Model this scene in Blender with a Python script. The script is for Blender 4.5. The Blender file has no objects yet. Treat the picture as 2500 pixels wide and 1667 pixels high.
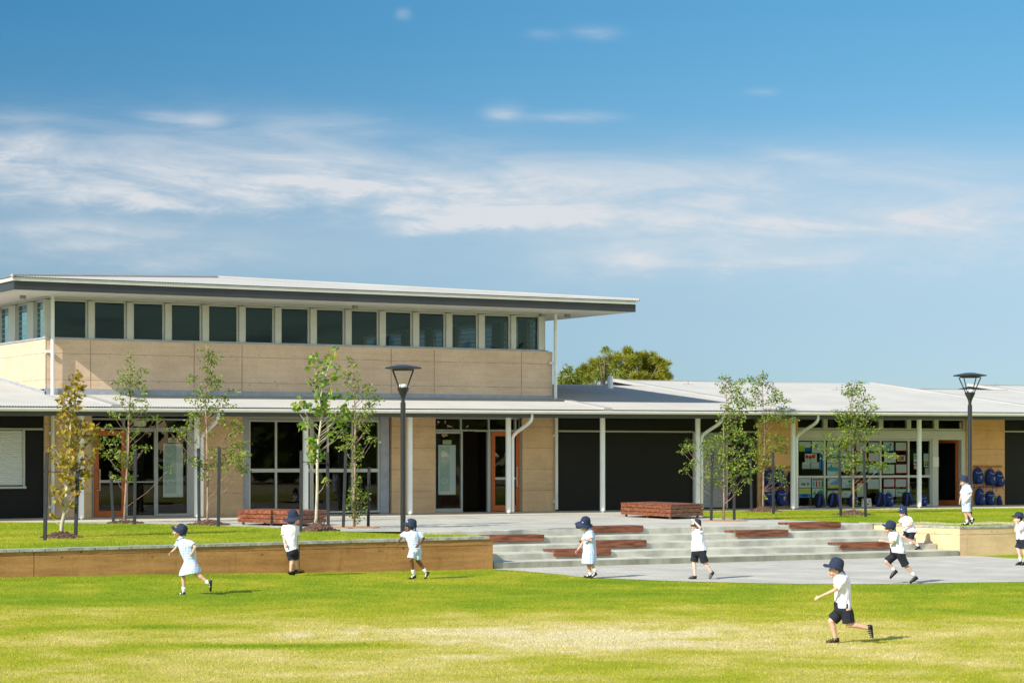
import bpy, math, random
import numpy as np
from mathutils import Vector, Matrix, noise
R = random.Random(11)
C = bpy.context.scene.collection
scene = bpy.context.scene
# ---------------------------------------------------------------- camera, sky, sun, exposure
F, CX, HY, PHI, EYE = 5630.0, 1250.0, 1112.0, math.radians(29.5), 2.3
RT = Vector((math.cos(PHI), -math.sin(PHI), 0)); FW = Vector((math.sin(PHI), math.cos(PHI), 0)); UP = Vector((0, 0, 1))
CAMP = Vector((0, 0, EYE))
cam_d = bpy.data.cameras.new('camera'); cam = bpy.data.objects.new('camera', cam_d); C.objects.link(cam)
cam.location = CAMP; cam.rotation_euler = (math.pi/2, 0, -PHI)
cam_d.sensor_width = 36; cam_d.lens = F/2500*36; cam_d.shift_y = (HY-833.5)/2500; cam_d.clip_end = 20000; cam_d.clip_start = 0.5
scene.camera = cam
SUN_EL = math.radians(35)
SD = Vector((0.962*math.cos(SUN_EL), 0.273*math.cos(SUN_EL), -math.sin(SUN_EL))).normalized()
sun_d = bpy.data.lights.new('sun', 'SUN'); sun_d.energy = 3.2; sun_d.angle = math.radians(0.53); sun_d.color = (1.0, 0.94, 0.83)
sun = bpy.data.objects.new('sun', sun_d); C.objects.link(sun); sun.location = (-30, -20, 40); sun.rotation_euler = SD.to_track_quat('-Z', 'Y').to_euler()
scene.view_settings.view_transform = 'Standard'; scene.view_settings.look = 'None'; scene.view_settings.exposure = 1.04; scene.view_settings.gamma = 1
scene.cycles.use_denoising = True; scene.cycles.denoising_prefilter = 'NONE'; scene.cycles.sample_clamp_indirect = 4.0; scene.cycles.diffuse_bounces = 3; scene.cycles.glossy_bounces = 3; scene.cycles.max_bounces = 6; scene.cycles.transparent_max_bounces = 12

def N(nt, typ, **kw):
    n = nt.nodes.new(typ)
    for k, v in kw.items(): setattr(n, k, v)
    return n
def setin(nt, sock, v):
    if isinstance(v, bpy.types.NodeSocket): nt.links.new(v, sock)
    else: sock.default_value = v
def MATH(nt, op, a, b=0.0, c=0.0, clamp=False):
    n = N(nt, 'ShaderNodeMath', operation=op, use_clamp=clamp)
    for i, v in enumerate((a, b, c)): setin(nt, n.inputs[i], v)
    return n.outputs[0]
def MIX(nt, f, a, b, mode='MIX'):
    n = N(nt, 'ShaderNodeMix', data_type='RGBA', blend_type=mode)
    setin(nt, n.inputs[0], f); setin(nt, n.inputs[6], a); setin(nt, n.inputs[7], b)
    return n.outputs[2]
def RAMP(nt, f, pts):
    n = N(nt, 'ShaderNodeValToRGB'); cr = n.color_ramp
    while len(cr.elements) < len(pts): cr.elements.new(0.5)
    for e, (p, c) in zip(cr.elements, pts): e.position = p; e.color = tuple(c)+(1,) if len(c) == 3 else c
    setin(nt, n.inputs[0], f); return n.outputs[0]
def MAPR(nt, v, a, b, c=0.0, d=1.0):
    n = N(nt, 'ShaderNodeMapRange', interpolation_type='SMOOTHSTEP')
    for i, q in enumerate((v, a, b, c, d)): setin(nt, n.inputs[i], q)
    return n.outputs[0]
def COMB(nt, x, y, z):
    n = N(nt, 'ShaderNodeCombineXYZ')
    for i, q in enumerate((x, y, z)): setin(nt, n.inputs[i], q)
    return n.outputs[0]
def NOISE(nt, vec, scale, detail=4, rough=0.55, dist=0.0):
    n = N(nt, 'ShaderNodeTexNoise'); nt.links.new(vec, n.inputs['Vector'])
    n.inputs['Scale'].default_value = scale; n.inputs['Detail'].default_value = detail
    n.inputs['Roughness'].default_value = rough; n.inputs['Distortion'].default_value = dist
    return n.outputs['Fac']

# world: Nishita sky with cirrus and a few low clouds placed by azimuth and elevation
w = bpy.data.worlds.new('World'); scene.world = w; w.use_nodes = True
nt = w.node_tree; nt.nodes.clear()
sky = N(nt, 'ShaderNodeTexSky', sky_type='NISHITA', sun_disc=False)
sky.sun_elevation = SUN_EL; sky.sun_rotation = math.atan2(-SD.x, -SD.y); sky.altitude = 0; sky.air_density = 1.0; sky.dust_density = 0.15; sky.ozone_density = 1.0
tc = N(nt, 'ShaderNodeTexCoord'); sp = N(nt, 'ShaderNodeSeparateXYZ'); nt.links.new(tc.outputs['Generated'], sp.inputs[0])
el = MATH(nt, 'MULTIPLY', MATH(nt, 'ARCSINE', sp.outputs[2]), 57.2958)
az = MATH(nt, 'SUBTRACT', MATH(nt, 'MULTIPLY', MATH(nt, 'ARCTAN2', sp.outputs[0], sp.outputs[1]), 57.2958), math.degrees(PHI))
vv = COMB(nt, MATH(nt, 'MULTIPLY', az, 0.20), MATH(nt, 'ADD', MATH(nt, 'MULTIPLY', el, 1.15), MATH(nt, 'MULTIPLY', az, 0.05)), 0.0)
n1 = NOISE(nt, vv, 1.0, 9, 0.60, 0.9)
vv2 = COMB(nt, MATH(nt, 'MULTIPLY', az, 0.85), MATH(nt, 'MULTIPLY', el, 2.6), 3.0)
n2 = NOISE(nt, vv2, 1.0, 9, 0.62, 0.5)
def degs(x, y): return math.degrees(math.atan((x-CX)/F)), math.degrees(math.atan((HY-y)/math.hypot(F, x-CX)))
acc = None
def blob(x, y, rx, ry, amp, tilt=0.0, bot=1.0, puff=0.6):
    global acc
    a0, e0 = degs(x, y); ra = math.degrees(rx/F); re = math.degrees(ry/F)
    da = MATH(nt, 'SUBTRACT', az, a0)
    de = MATH(nt, 'SUBTRACT', MATH(nt, 'SUBTRACT', el, e0), MATH(nt, 'MULTIPLY', da, tilt))
    de = MATH(nt, 'ADD', de, MATH(nt, 'MULTIPLY', MATH(nt, 'SUBTRACT', n2, 0.5), re*puff*2))
    low = MATH(nt, 'MULTIPLY', MATH(nt, 'LESS_THAN', de, 0.0), bot-1.0)
    de = MATH(nt, 'MULTIPLY', de, MATH(nt, 'ADD', low, 1.0))
    q = MATH(nt, 'ADD', MATH(nt, 'POWER', MATH(nt, 'ABSOLUTE', MATH(nt, 'DIVIDE', da, ra)), 2.5), MATH(nt, 'POWER', MATH(nt, 'ABSOLUTE', MATH(nt, 'DIVIDE', de, re)), 2.0))
    g = MATH(nt, 'MULTIPLY', MATH(nt, 'POWER', 2.71828, MATH(nt, 'MULTIPLY', q, -1.0)), amp)
    acc = g if acc is None else MATH(nt, 'ADD', acc, g)
# broad veils
blob(560, 420, 640, 105, 0.52, -0.03, 1.3)
blob(1300, 440, 520, 60, 0.26, 0.0)
blob(1950, 480, 680, 95, 0.42, 0.0, 1.2)
blob(1900, 600, 620, 70, 0.34)
blob(350, 610, 420, 50, 0.22)
# brighter streaks and banks
blob(400, 490, 300, 42, 0.50, -0.01, 1.9)
blob(820, 455, 380, 55, 0.32, -0.05, 1.5)
blob(20, 360, 110, 62, 0.50, 0.1)
blob(130, 560, 210, 24, 0.42, 0.05, 1.4)
blob(260, 592, 150, 20, 0.36, 0.10, 1.5)
blob(1200, 538, 200, 32, 0.80, 0.02, 2.0, 0.45)
blob(1050, 562, 90, 22, 0.45, 0.05, 1.8)
blob(1460, 535, 200, 30, 0.36, 0.0, 1.4)
blob(2200, 535, 420, 34, 0.32)
blob(1980, 388, 110, 16, 0.28, -0.14)
blob(1530, 640, 95, 30, 0.34)
blob(1900, 640, 160, 22, 0.38, 0.03, 1.6)
blob(1340, 640, 60, 34, 0.26)
blob(500, 300, 50, 20, 0.40)
blob(400, 290, 60, 18, 0.24)
blob(770, 315, 170, 32, 0.26)
blob(1230, 275, 48, 20, 0.34)
blob(1400, 285, 110, 14, 0.24)
blob(1450, 78, 60, 15, 0.26)
blob(1330, 85, 40, 12, 0.18)
blob(985, 35, 18, 12, 0.20)
blob(1858, 225, 40, 9, 0.20)
blob(420, 645, 90, 20, 0.26, 0.08)
tex = MAPR(nt, n1, 0.28, 0.72, 0.42, 1.40)
fine = MAPR(nt, n2, 0.25, 0.75, 0.70, 1.25)
cl = MATH(nt, 'MULTIPLY', MATH(nt, 'MULTIPLY', acc, tex), fine)
cl = MATH(nt, 'ADD', cl, MATH(nt, 'MULTIPLY', MATH(nt, 'MULTIPLY', MAPR(nt, el, 1.0, 4.0), MAPR(nt, el, 8.5, 6.0)), 0.16))
# the rest of the sky dome carries the same thin cirrus, so reflections and side views agree
away = MATH(nt, 'MULTIPLY', MAPR(nt, MATH(nt, 'ABSOLUTE', az), 13, 20), MAPR(nt, n1, 0.45, 0.75, 0, 0.7))
away = MATH(nt, 'MULTIPLY', away, MAPR(nt, el, 25, 6))
cl = MATH(nt, 'MINIMUM', MATH(nt, 'ADD', cl, away), 0.93)
hsv = N(nt, 'ShaderNodeHueSaturation'); nt.links.new(sky.outputs[0], hsv.inputs['Color'])
hsv.inputs['Saturation'].default_value = 1.0; hsv.inputs['Value'].default_value = 1.0; hsv.inputs['Hue'].default_value = 0.5
SKYMIX = hsv
tint = RAMP(nt, MATH(nt, 'DIVIDE', el, 60.0), [(0.0, (.176, .252, .388)), (0.038, (.176, .256, .388)), (0.06, (.188, .262, .368)), (0.085, (.222, .294, .372)), (0.117, (.200, .300, .374)), (0.142, (.162, .298, .380)), (0.183, (.136, .305, .392)), (0.6, (.75, .9, 1.0))])
tint = MIX(nt, MAPR(nt, MATH(nt, 'ABSOLUTE', az), 20, 65), tint, RAMP(nt, MATH(nt, 'DIVIDE', el, 90.0), [(0.0, (1.6, 1.32, .98)), (0.3, (1.4, 1.2, .95)), (0.7, (.9, .88, .84))]))  # low sky outside the view brightened and warmed to fill the shaded walls
azf = MAPR(nt, az, -16, 14, 0.66, 1.15)
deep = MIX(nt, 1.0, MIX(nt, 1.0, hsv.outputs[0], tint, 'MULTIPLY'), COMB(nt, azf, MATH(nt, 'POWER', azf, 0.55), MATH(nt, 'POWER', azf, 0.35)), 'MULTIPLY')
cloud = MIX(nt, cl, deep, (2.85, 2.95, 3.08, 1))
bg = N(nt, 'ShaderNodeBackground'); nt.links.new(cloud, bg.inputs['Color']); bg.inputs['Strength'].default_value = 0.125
wo = N(nt, 'ShaderNodeOutputWorld'); nt.links.new(bg.outputs[0], wo.inputs[0])

# ---------------------------------------------------------------- photo geometry helpers (pixels of the photo turned into true 3D points)
T = 0.66                                   # terrace level above the lawn
def ray(x, y): return RT*((x-CX)/F) + FW + UP*((HY-y)/F)
def dp(x, y, d): return CAMP + ray(x, y)*d
def gp(x, y, z): r = ray(x, y); return CAMP + r*((z-EYE)/r.z)
def vp(x, y, v): r = ray(x, y); return CAMP + r*(v/r.y)
def upl(x, y, u): r = ray(x, y); return CAMP + r*(u/r.x)
def ux(x, v): return vp(x, HY, v).x
def zv(x, y, v): return vp(x, y, v).z
def smooth(t): t = max(0.0, min(1.0, t)); return t*t*(3-2*t)

# ---------------------------------------------------------------- materials
MATS = {}
def mat(name, col, rough=0.6, metal=0.0, var=0.0, vscale=3.0, stretch=(1, 1, 1), bump=0.0, bscale=40.0, spec=0.4, col2=None, coord='Position', detail=5):
    if name in MATS: return MATS[name]
    m = bpy.data.materials.new(name); m.use_nodes = True; nt = m.node_tree; b = nt.nodes['Principled BSDF']
    b.inputs['Roughness'].default_value = rough; b.inputs['Metallic'].default_value = metal; b.inputs['Specular IOR Level'].default_value = spec
    c = tuple(col)+(1,); b.inputs['Base Color'].default_value = c
    if coord == 'Position': pos = N(nt, 'ShaderNodeNewGeometry').outputs['Position']
    else: pos = N(nt, 'ShaderNodeTexCoord').outputs['Object']
    mp = N(nt, 'ShaderNodeMapping'); nt.links.new(pos, mp.inputs[0]); mp.inputs['Scale'].default_value = stretch
    if var or col2:
        f = NOISE(nt, mp.outputs[0], vscale, detail, 0.6)
        f = MAPR(nt, f, 0.3, 0.7)
        a = tuple(x*(1-var) for x in col)+(1,); bb = tuple(min(1, x*(1+var)) for x in (col2 or col))+(1,)
        nt.links.new(MIX(nt, f, a, bb), b.inputs['Base Color'])
    if bump:
        f = NOISE(nt, mp.outputs[0], bscale, 4, 0.6); bn = N(nt, 'ShaderNodeBump'); bn.inputs['Strength'].default_value = bump; bn.inputs['Distance'].default_value = 0.01
        nt.links.new(f, bn.inputs['Height']); nt.links.new(bn.outputs[0], b.inputs['Normal'])
    MATS[name] = m; return m
def earth(name, base, dark, lift=0.6, z0=0.0, pit=0.35, stain=0.18):
    """rammed earth: soft horizontal strata, thin lift lines, small dark pits"""
    m = bpy.data.materials.new(name); m.use_nodes = True; nt = m.node_tree; b = nt.nodes['Principled BSDF']
    b.inputs['Roughness'].default_value = 0.9; b.inputs['Specular IOR Level'].default_value = 0.125
    pos = N(nt, 'ShaderNodeNewGeometry').outputs['Position']; s = N(nt, 'ShaderNodeSeparateXYZ'); nt.links.new(pos, s.inputs[0])
    u = MATH(nt, 'ADD', s.outputs[0], s.outputs[1])
    st = NOISE(nt, COMB(nt, MATH(nt, 'MULTIPLY', u, 0.5), s.outputs[1], MATH(nt, 'MULTIPLY', s.outputs[2], 5.0)), 1.6, 6, 0.65)
    bl = NOISE(nt, pos, 1.1, 5, 0.6)
    fine = NOISE(nt, pos, 22, 4, 0.7)
    c = MIX(nt, MAPR(nt, st, 0.3, 0.72), dark+(1,), base+(1,))
    c = MIX(nt, MATH(nt, 'MULTIPLY', MAPR(nt, bl, 0.35, 0.7), 0.45), c, tuple(min(1, x*1.22) for x in base)+(1,))
    c = MIX(nt, MATH(nt, 'MULTIPLY', MAPR(nt, fine, 0.4, 0.75), 0.28), c, tuple(x*0.6 for x in dark)+(1,))
    stn = NOISE(nt, COMB(nt, MATH(nt, 'MULTIPLY', u, 2.2), 0.0, MATH(nt, 'MULTIPLY', s.outputs[2], 0.7)), 1.0, 5, 0.7)
    c = MIX(nt, MATH(nt, 'MULTIPLY', MAPR(nt, stn, 0.52, 0.72), stain), c, tuple(x*0.58 for x in dark)+(1,))
    # lift joints with crumbling edges
    zz = MATH(nt, 'ADD', MATH(nt, 'DIVIDE', MATH(nt, 'SUBTRACT', s.outputs[2], z0), lift), MATH(nt, 'MULTIPLY', MATH(nt, 'SUBTRACT', NOISE(nt, COMB(nt, u, 0.0, 0.0), 1.5, 4), 0.5), 0.05))
    fr = MATH(nt, 'ABSOLUTE', MATH(nt, 'SUBTRACT', MATH(nt, 'FRACT', zz), 0.5))
    line = MATH(nt, 'MULTIPLY', MAPR(nt, fr, 0.482, 0.498), MAPR(nt, NOISE(nt, COMB(nt, u, 0.0, 0.0), 3.0, 4), 0.35, 0.6, 0.35, 1.0))
    vo = N(nt, 'ShaderNodeTexVoronoi'); mp = N(nt, 'ShaderNodeMapping'); mp.inputs['Scale'].default_value = (1, 1, 1.3); nt.links.new(pos, mp.inputs[0]); nt.links.new(mp.outputs[0], vo.inputs['Vector']); vo.inputs['Scale'].default_value = 5.5
    near = MAPR(nt, fr, 0.30, 0.46)
    pits = MATH(nt, 'MULTIPLY', MAPR(nt, vo.outputs['Distance'], 0.20, 0.07), MAPR(nt, NOISE(nt, pos, 2.3, 3), 0.40, 0.58))
    pits = MATH(nt, 'MULTIPLY', pits, near)
    mk = MATH(nt, 'MAXIMUM', MATH(nt, 'MULTIPLY', line, 0.75), MATH(nt, 'MULTIPLY', pits, pit*2))
    c = MIX(nt, mk, c, tuple(x*0.35 for x in dark)+(1,))
    nt.links.new(c, b.inputs['Base Color'])
    bn = N(nt, 'ShaderNodeBump'); bn.inputs['Strength'].default_value = 0.6; bn.inputs['Distance'].default_value = 0.012
    hh = MATH(nt, 'SUBTRACT', MATH(nt, 'MULTIPLY', fine, 0.5), mk); nt.links.new(hh, bn.inputs['Height']); nt.links.new(bn.outputs[0], b.inputs['Normal'])
    MATS[name] = m; return m
earth('earth_wall', (0.68, 0.47, 0.29), (0.58, 0.39, 0.23), 0.62, T)
earth('earth_upper', (0.70, 0.51, 0.37), (0.61, 0.43, 0.30), 0.70, 4.30)
earth('earth_orange', (0.74, 0.43, 0.20), (0.63, 0.35, 0.155), 0.62, T)
earth('garden_earth', (0.46, 0.245, 0.092), (0.28, 0.140, 0.046), 0.78, -0.30, 0.6, 0.55)
earth('garden_cream', (0.72, 0.52, 0.31), (0.62, 0.42, 0.23), 0.78, -0.30, 0.4, 0.2)
mat('concrete', (0.47, 0.455, 0.38), 0.85, var=0.22, vscale=2.2, bump=0.3, bscale=60, spec=0.2)
mat('concrete_stained', (0.30, 0.295, 0.225), 0.85, var=0.3, vscale=1.8, stretch=(1, 1, .5), bump=0.3, bscale=60, spec=0.2)
mat('coping', (0.36, 0.36, 0.30), 0.85, var=0.3, vscale=5, bump=0.3, bscale=60, spec=0.2)
mat('white_metal', (0.76, 0.76, 0.74), 0.4, var=0.04, vscale=1.5)
mat('zinc_roof', (0.375, 0.365, 0.345), 0.75, var=0.06, vscale=0.6, spec=0.12)
mat('gutter_metal', (0.60, 0.59, 0.52), 0.4, var=0.05)
mat('fascia', (0.030, 0.034, 0.042), 0.45, var=0.12, vscale=1.2)
mat('beam_dark', (0.055, 0.055, 0.048), 0.6)
mat('black_panel', (0.0085, 0.009, 0.0092), 0.55, var=0.15, vscale=0.8, spec=0.2)
mat('rail_pale', (0.42, 0.42, 0.36), 0.5)
mat('aluminium', (0.36, 0.37, 0.37), 0.42, metal=0.25, var=0.04)
mat('frame_grey', (0.52, 0.52, 0.48), 0.5, var=0.04)
mat('shutter', (0.42, 0.43, 0.44), 0.45, metal=0.2)
mat('shutter_white', (0.70, 0.71, 0.72), 0.45)
mat('orange_door', (0.46, 0.105, 0.018), 0.45, var=0.15, vscale=6, stretch=(1, 1, 0.1))
mat('steel', (0.55, 0.52, 0.46), 0.3, metal=0.9)
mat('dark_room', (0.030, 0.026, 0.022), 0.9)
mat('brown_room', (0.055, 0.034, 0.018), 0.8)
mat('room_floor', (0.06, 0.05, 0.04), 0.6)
mat('flashing', (0.33, 0.35, 0.40), 0.5, var=0.12, vscale=4)
mat('jarrah', (0.155, 0.046, 0.022), 0.5, var=0.4, vscale=2.2, stretch=(1.2, 6, 9), col2=(0.215, 0.074, 0.036), coord='Object', spec=0.35)
mat('jarrah_pale', (0.42, 0.17, 0.075), 0.6, var=0.3, vscale=20)
mat('bracket', (0.30, 0.29, 0.26), 0.5, metal=0.5)
mat('lamp_black', (0.022, 0.024, 0.027), 0.35)
mat('lamp_glass', (0.75, 0.76, 0.75), 0.2)
mat('stake_black', (0.020, 0.022, 0.024), 0.6, var=0.25, vscale=6)
mat('bark_pear', (0.30, 0.20, 0.15), 0.9, var=0.35, vscale=14, stretch=(1, 1, 0.3))
mat('bark_pale', (0.50, 0.45, 0.33), 0.85, var=0.3, vscale=10, stretch=(1, 1, 0.3))
mat('bark_gum', (0.16, 0.115, 0.08), 0.85, var=0.3, vscale=4)
mat('mulch', (0.10, 0.052, 0.036), 0.9, var=0.6, vscale=60)
mat('mulch_pale', (0.24, 0.16, 0.11), 0.9)
mat('ring_gravel', (0.42, 0.22, 0.11), 0.95, var=0.3, vscale=30)
mat('soil', (0.16, 0.12, 0.06), 0.95, var=0.3)
mat('sandy', (0.62, 0.50, 0.30), 0.95, var=0.25, vscale=8)
def leafmat(name, c1, c2, c3=None, rough=0.45):
    m = bpy.data.materials.new(name); m.use_nodes = True; nt = m.node_tree; b = nt.nodes['Principled BSDF']
    at = N(nt, 'ShaderNodeAttribute', attribute_name='rnd'); 
    pts = [(0.0, c1), (0.6, c2)] + ([(1.0, c3)] if c3 else [])
    col = RAMP(nt, at.outputs['Fac'], pts)
    nt.links.new(col, b.inputs['Base Color']); b.inputs['Roughness'].default_value = rough; b.inputs['Specular IOR Level'].default_value = 0.35
    tr = N(nt, 'ShaderNodeBsdfTranslucent'); nt.links.new(MIX(nt, 1.0, col, (1.25, 1.3, 0.7, 1), 'MULTIPLY'), tr.inputs[0])
    ms = N(nt, 'ShaderNodeMixShader'); ms.inputs[0].default_value = 0.32
    nt.links.new(b.outputs[0], ms.inputs[1]); nt.links.new(tr.outputs[0], ms.inputs[2]); nt.links.new(ms.outputs[0], nt.nodes['Material Output'].inputs[0])
    MATS[name] = m; return m
leafmat('leaf_pear', (0.070, 0.125, 0.012), (0.20, 0.265, 0.030), (0.40, 0.43, 0.09))
leafmat('leaf_maple_green', (0.07, 0.165, 0.012), (0.24, 0.35, 0.035), (0.46, 0.30, 0.06))
leafmat('leaf_maple_gold', (0.17, 0.14, 0.012), (0.40, 0.29, 0.028), (0.55, 0.28, 0.06))
leafmat('leaf_casuarina', (0.13, 0.14, 0.010), (0.29, 0.285, 0.020), (0.44, 0.40, 0.04), 0.6)
leafmat('leaf_gum', (0.09, 0.125, 0.012), (0.23, 0.26, 0.03), (0.40, 0.41, 0.09))
def glassmat():
    m = bpy.data.materials.new('glass'); m.use_nodes = True; nt = m.node_tree; nt.nodes.remove(nt.nodes['Principled BSDF'])
    t = N(nt, 'ShaderNodeBsdfTransparent'); t.inputs[0].default_value = (0.80, 0.87, 0.88, 1)
    g = N(nt, 'ShaderNodeBsdfGlossy'); g.inputs['Roughness'].default_value = 0.01; g.inputs[0].default_value = (0.95, 0.97, 1, 1)
    fr = N(nt, 'ShaderNodeFresnel'); fr.inputs[0].default_value = 1.55
    ms = N(nt, 'ShaderNodeMixShader'); nt.links.new(MATH(nt, 'MULTIPLY', fr.outputs[0], 0.8, clamp=True), ms.inputs[0]); nt.links.new(t.outputs[0], ms.inputs[1]); nt.links.new(g.outputs[0], ms.inputs[2])
    nt.links.new(ms.outputs[0], nt.nodes['Material Output'].inputs[0]); MATS['glass'] = m
glassmat()
def glass_dark():
    m = MATS['glass'].copy(); m.name = 'glass_tinted'; nt = m.node_tree
    for n in nt.nodes:
        if n.type == 'BSDF_TRANSPARENT': n.inputs[0].default_value = (0.40, 0.52, 0.55, 1)
        if n.type == 'BSDF_GLOSSY': n.inputs[0].default_value = (0.26, 0.46, 0.58, 1)
    MATS['glass_tinted'] = m
glass_dark()
def brickmat(name, c1, c2, mortar, bw, bh, rot=0.0, ms=0.012, var=0.25):
    m = bpy.data.materials.new(name); m.use_nodes = True; nt = m.node_tree; b = nt.nodes['Principled BSDF']; b.inputs['Roughness'].default_value = 0.85; b.inputs['Specular IOR Level'].default_value = 0.2
    pos = N(nt, 'ShaderNodeNewGeometry').outputs['Position']; mp = N(nt, 'ShaderNodeMapping'); nt.links.new(pos, mp.inputs[0]); mp.inputs['Rotation'].default_value = (0, 0, rot)
    br = N(nt, 'ShaderNodeTexBrick'); nt.links.new(mp.outputs[0], br.inputs['Vector'])
    br.inputs['Color1'].default_value = c1+(1,); br.inputs['Color2'].default_value = c2+(1,); br.inputs['Mortar'].default_value = mortar+(1,)
    br.inputs['Scale'].default_value = 1; br.inputs['Brick Width'].default_value = bw; br.inputs['Row Height'].default_value = bh; br.inputs['Mortar Size'].default_value = ms
    f = NOISE(nt, pos, 0.8, 6, 0.65)
    c = MIX(nt, 1.0, br.outputs['Color'], RAMP(nt, f, [(0.3, (1-var,)*3), (0.7, (1+var*0.4,)*3)]), 'MULTIPLY')
    nt.links.new(c, b.inputs['Base Color'])
    bn = N(nt, 'ShaderNodeBump'); bn.inputs['Strength'].default_value = 0.5; bn.inputs['Distance'].default_value = 0.006; bn.invert = True
    nt.links.new(br.outputs['Fac'], bn.inputs['Height']); nt.links.new(bn.outputs[0], b.inputs['Normal'])
    MATS[name] = m
brickmat('pavers', (0.50, 0.475, 0.40), (0.56, 0.53, 0.45), (0.27, 0.25, 0.21), 0.42, 0.21)
brickmat('plaza_pavers', (0.48, 0.45, 0.385), (0.55, 0.515, 0.44), (0.40, 0.375, 0.32), 0.24, 0.12, 0.5, 0.008)
mat('path_concrete', (0.55, 0.50, 0.41), 0.85, var=0.12, vscale=1.5, spec=0.2)
def soffit():
    m = bpy.data.materials.new('soffit'); m.use_nodes = True; nt = m.node_tree; b = nt.nodes['Principled BSDF']; b.inputs['Roughness'].default_value = 0.7
    pos = N(nt, 'ShaderNodeNewGeometry').outputs['Position']; s = N(nt, 'ShaderNodeSeparateXYZ'); nt.links.new(pos, s.inputs[0])
    fr = MATH(nt, 'FRACT', MATH(nt, 'DIVIDE', MATH(nt, 'SUBTRACT', s.outputs[0], 19.2), 1.3))
    ln = MATH(nt, 'LESS_THAN', fr, 0.012)
    nt.links.new(MIX(nt, ln, (0.74, 0.72, 0.65, 1), (0.34, 0.33, 0.28, 1)), b.inputs['Base Color']); MATS['soffit'] = m
soffit()
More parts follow.
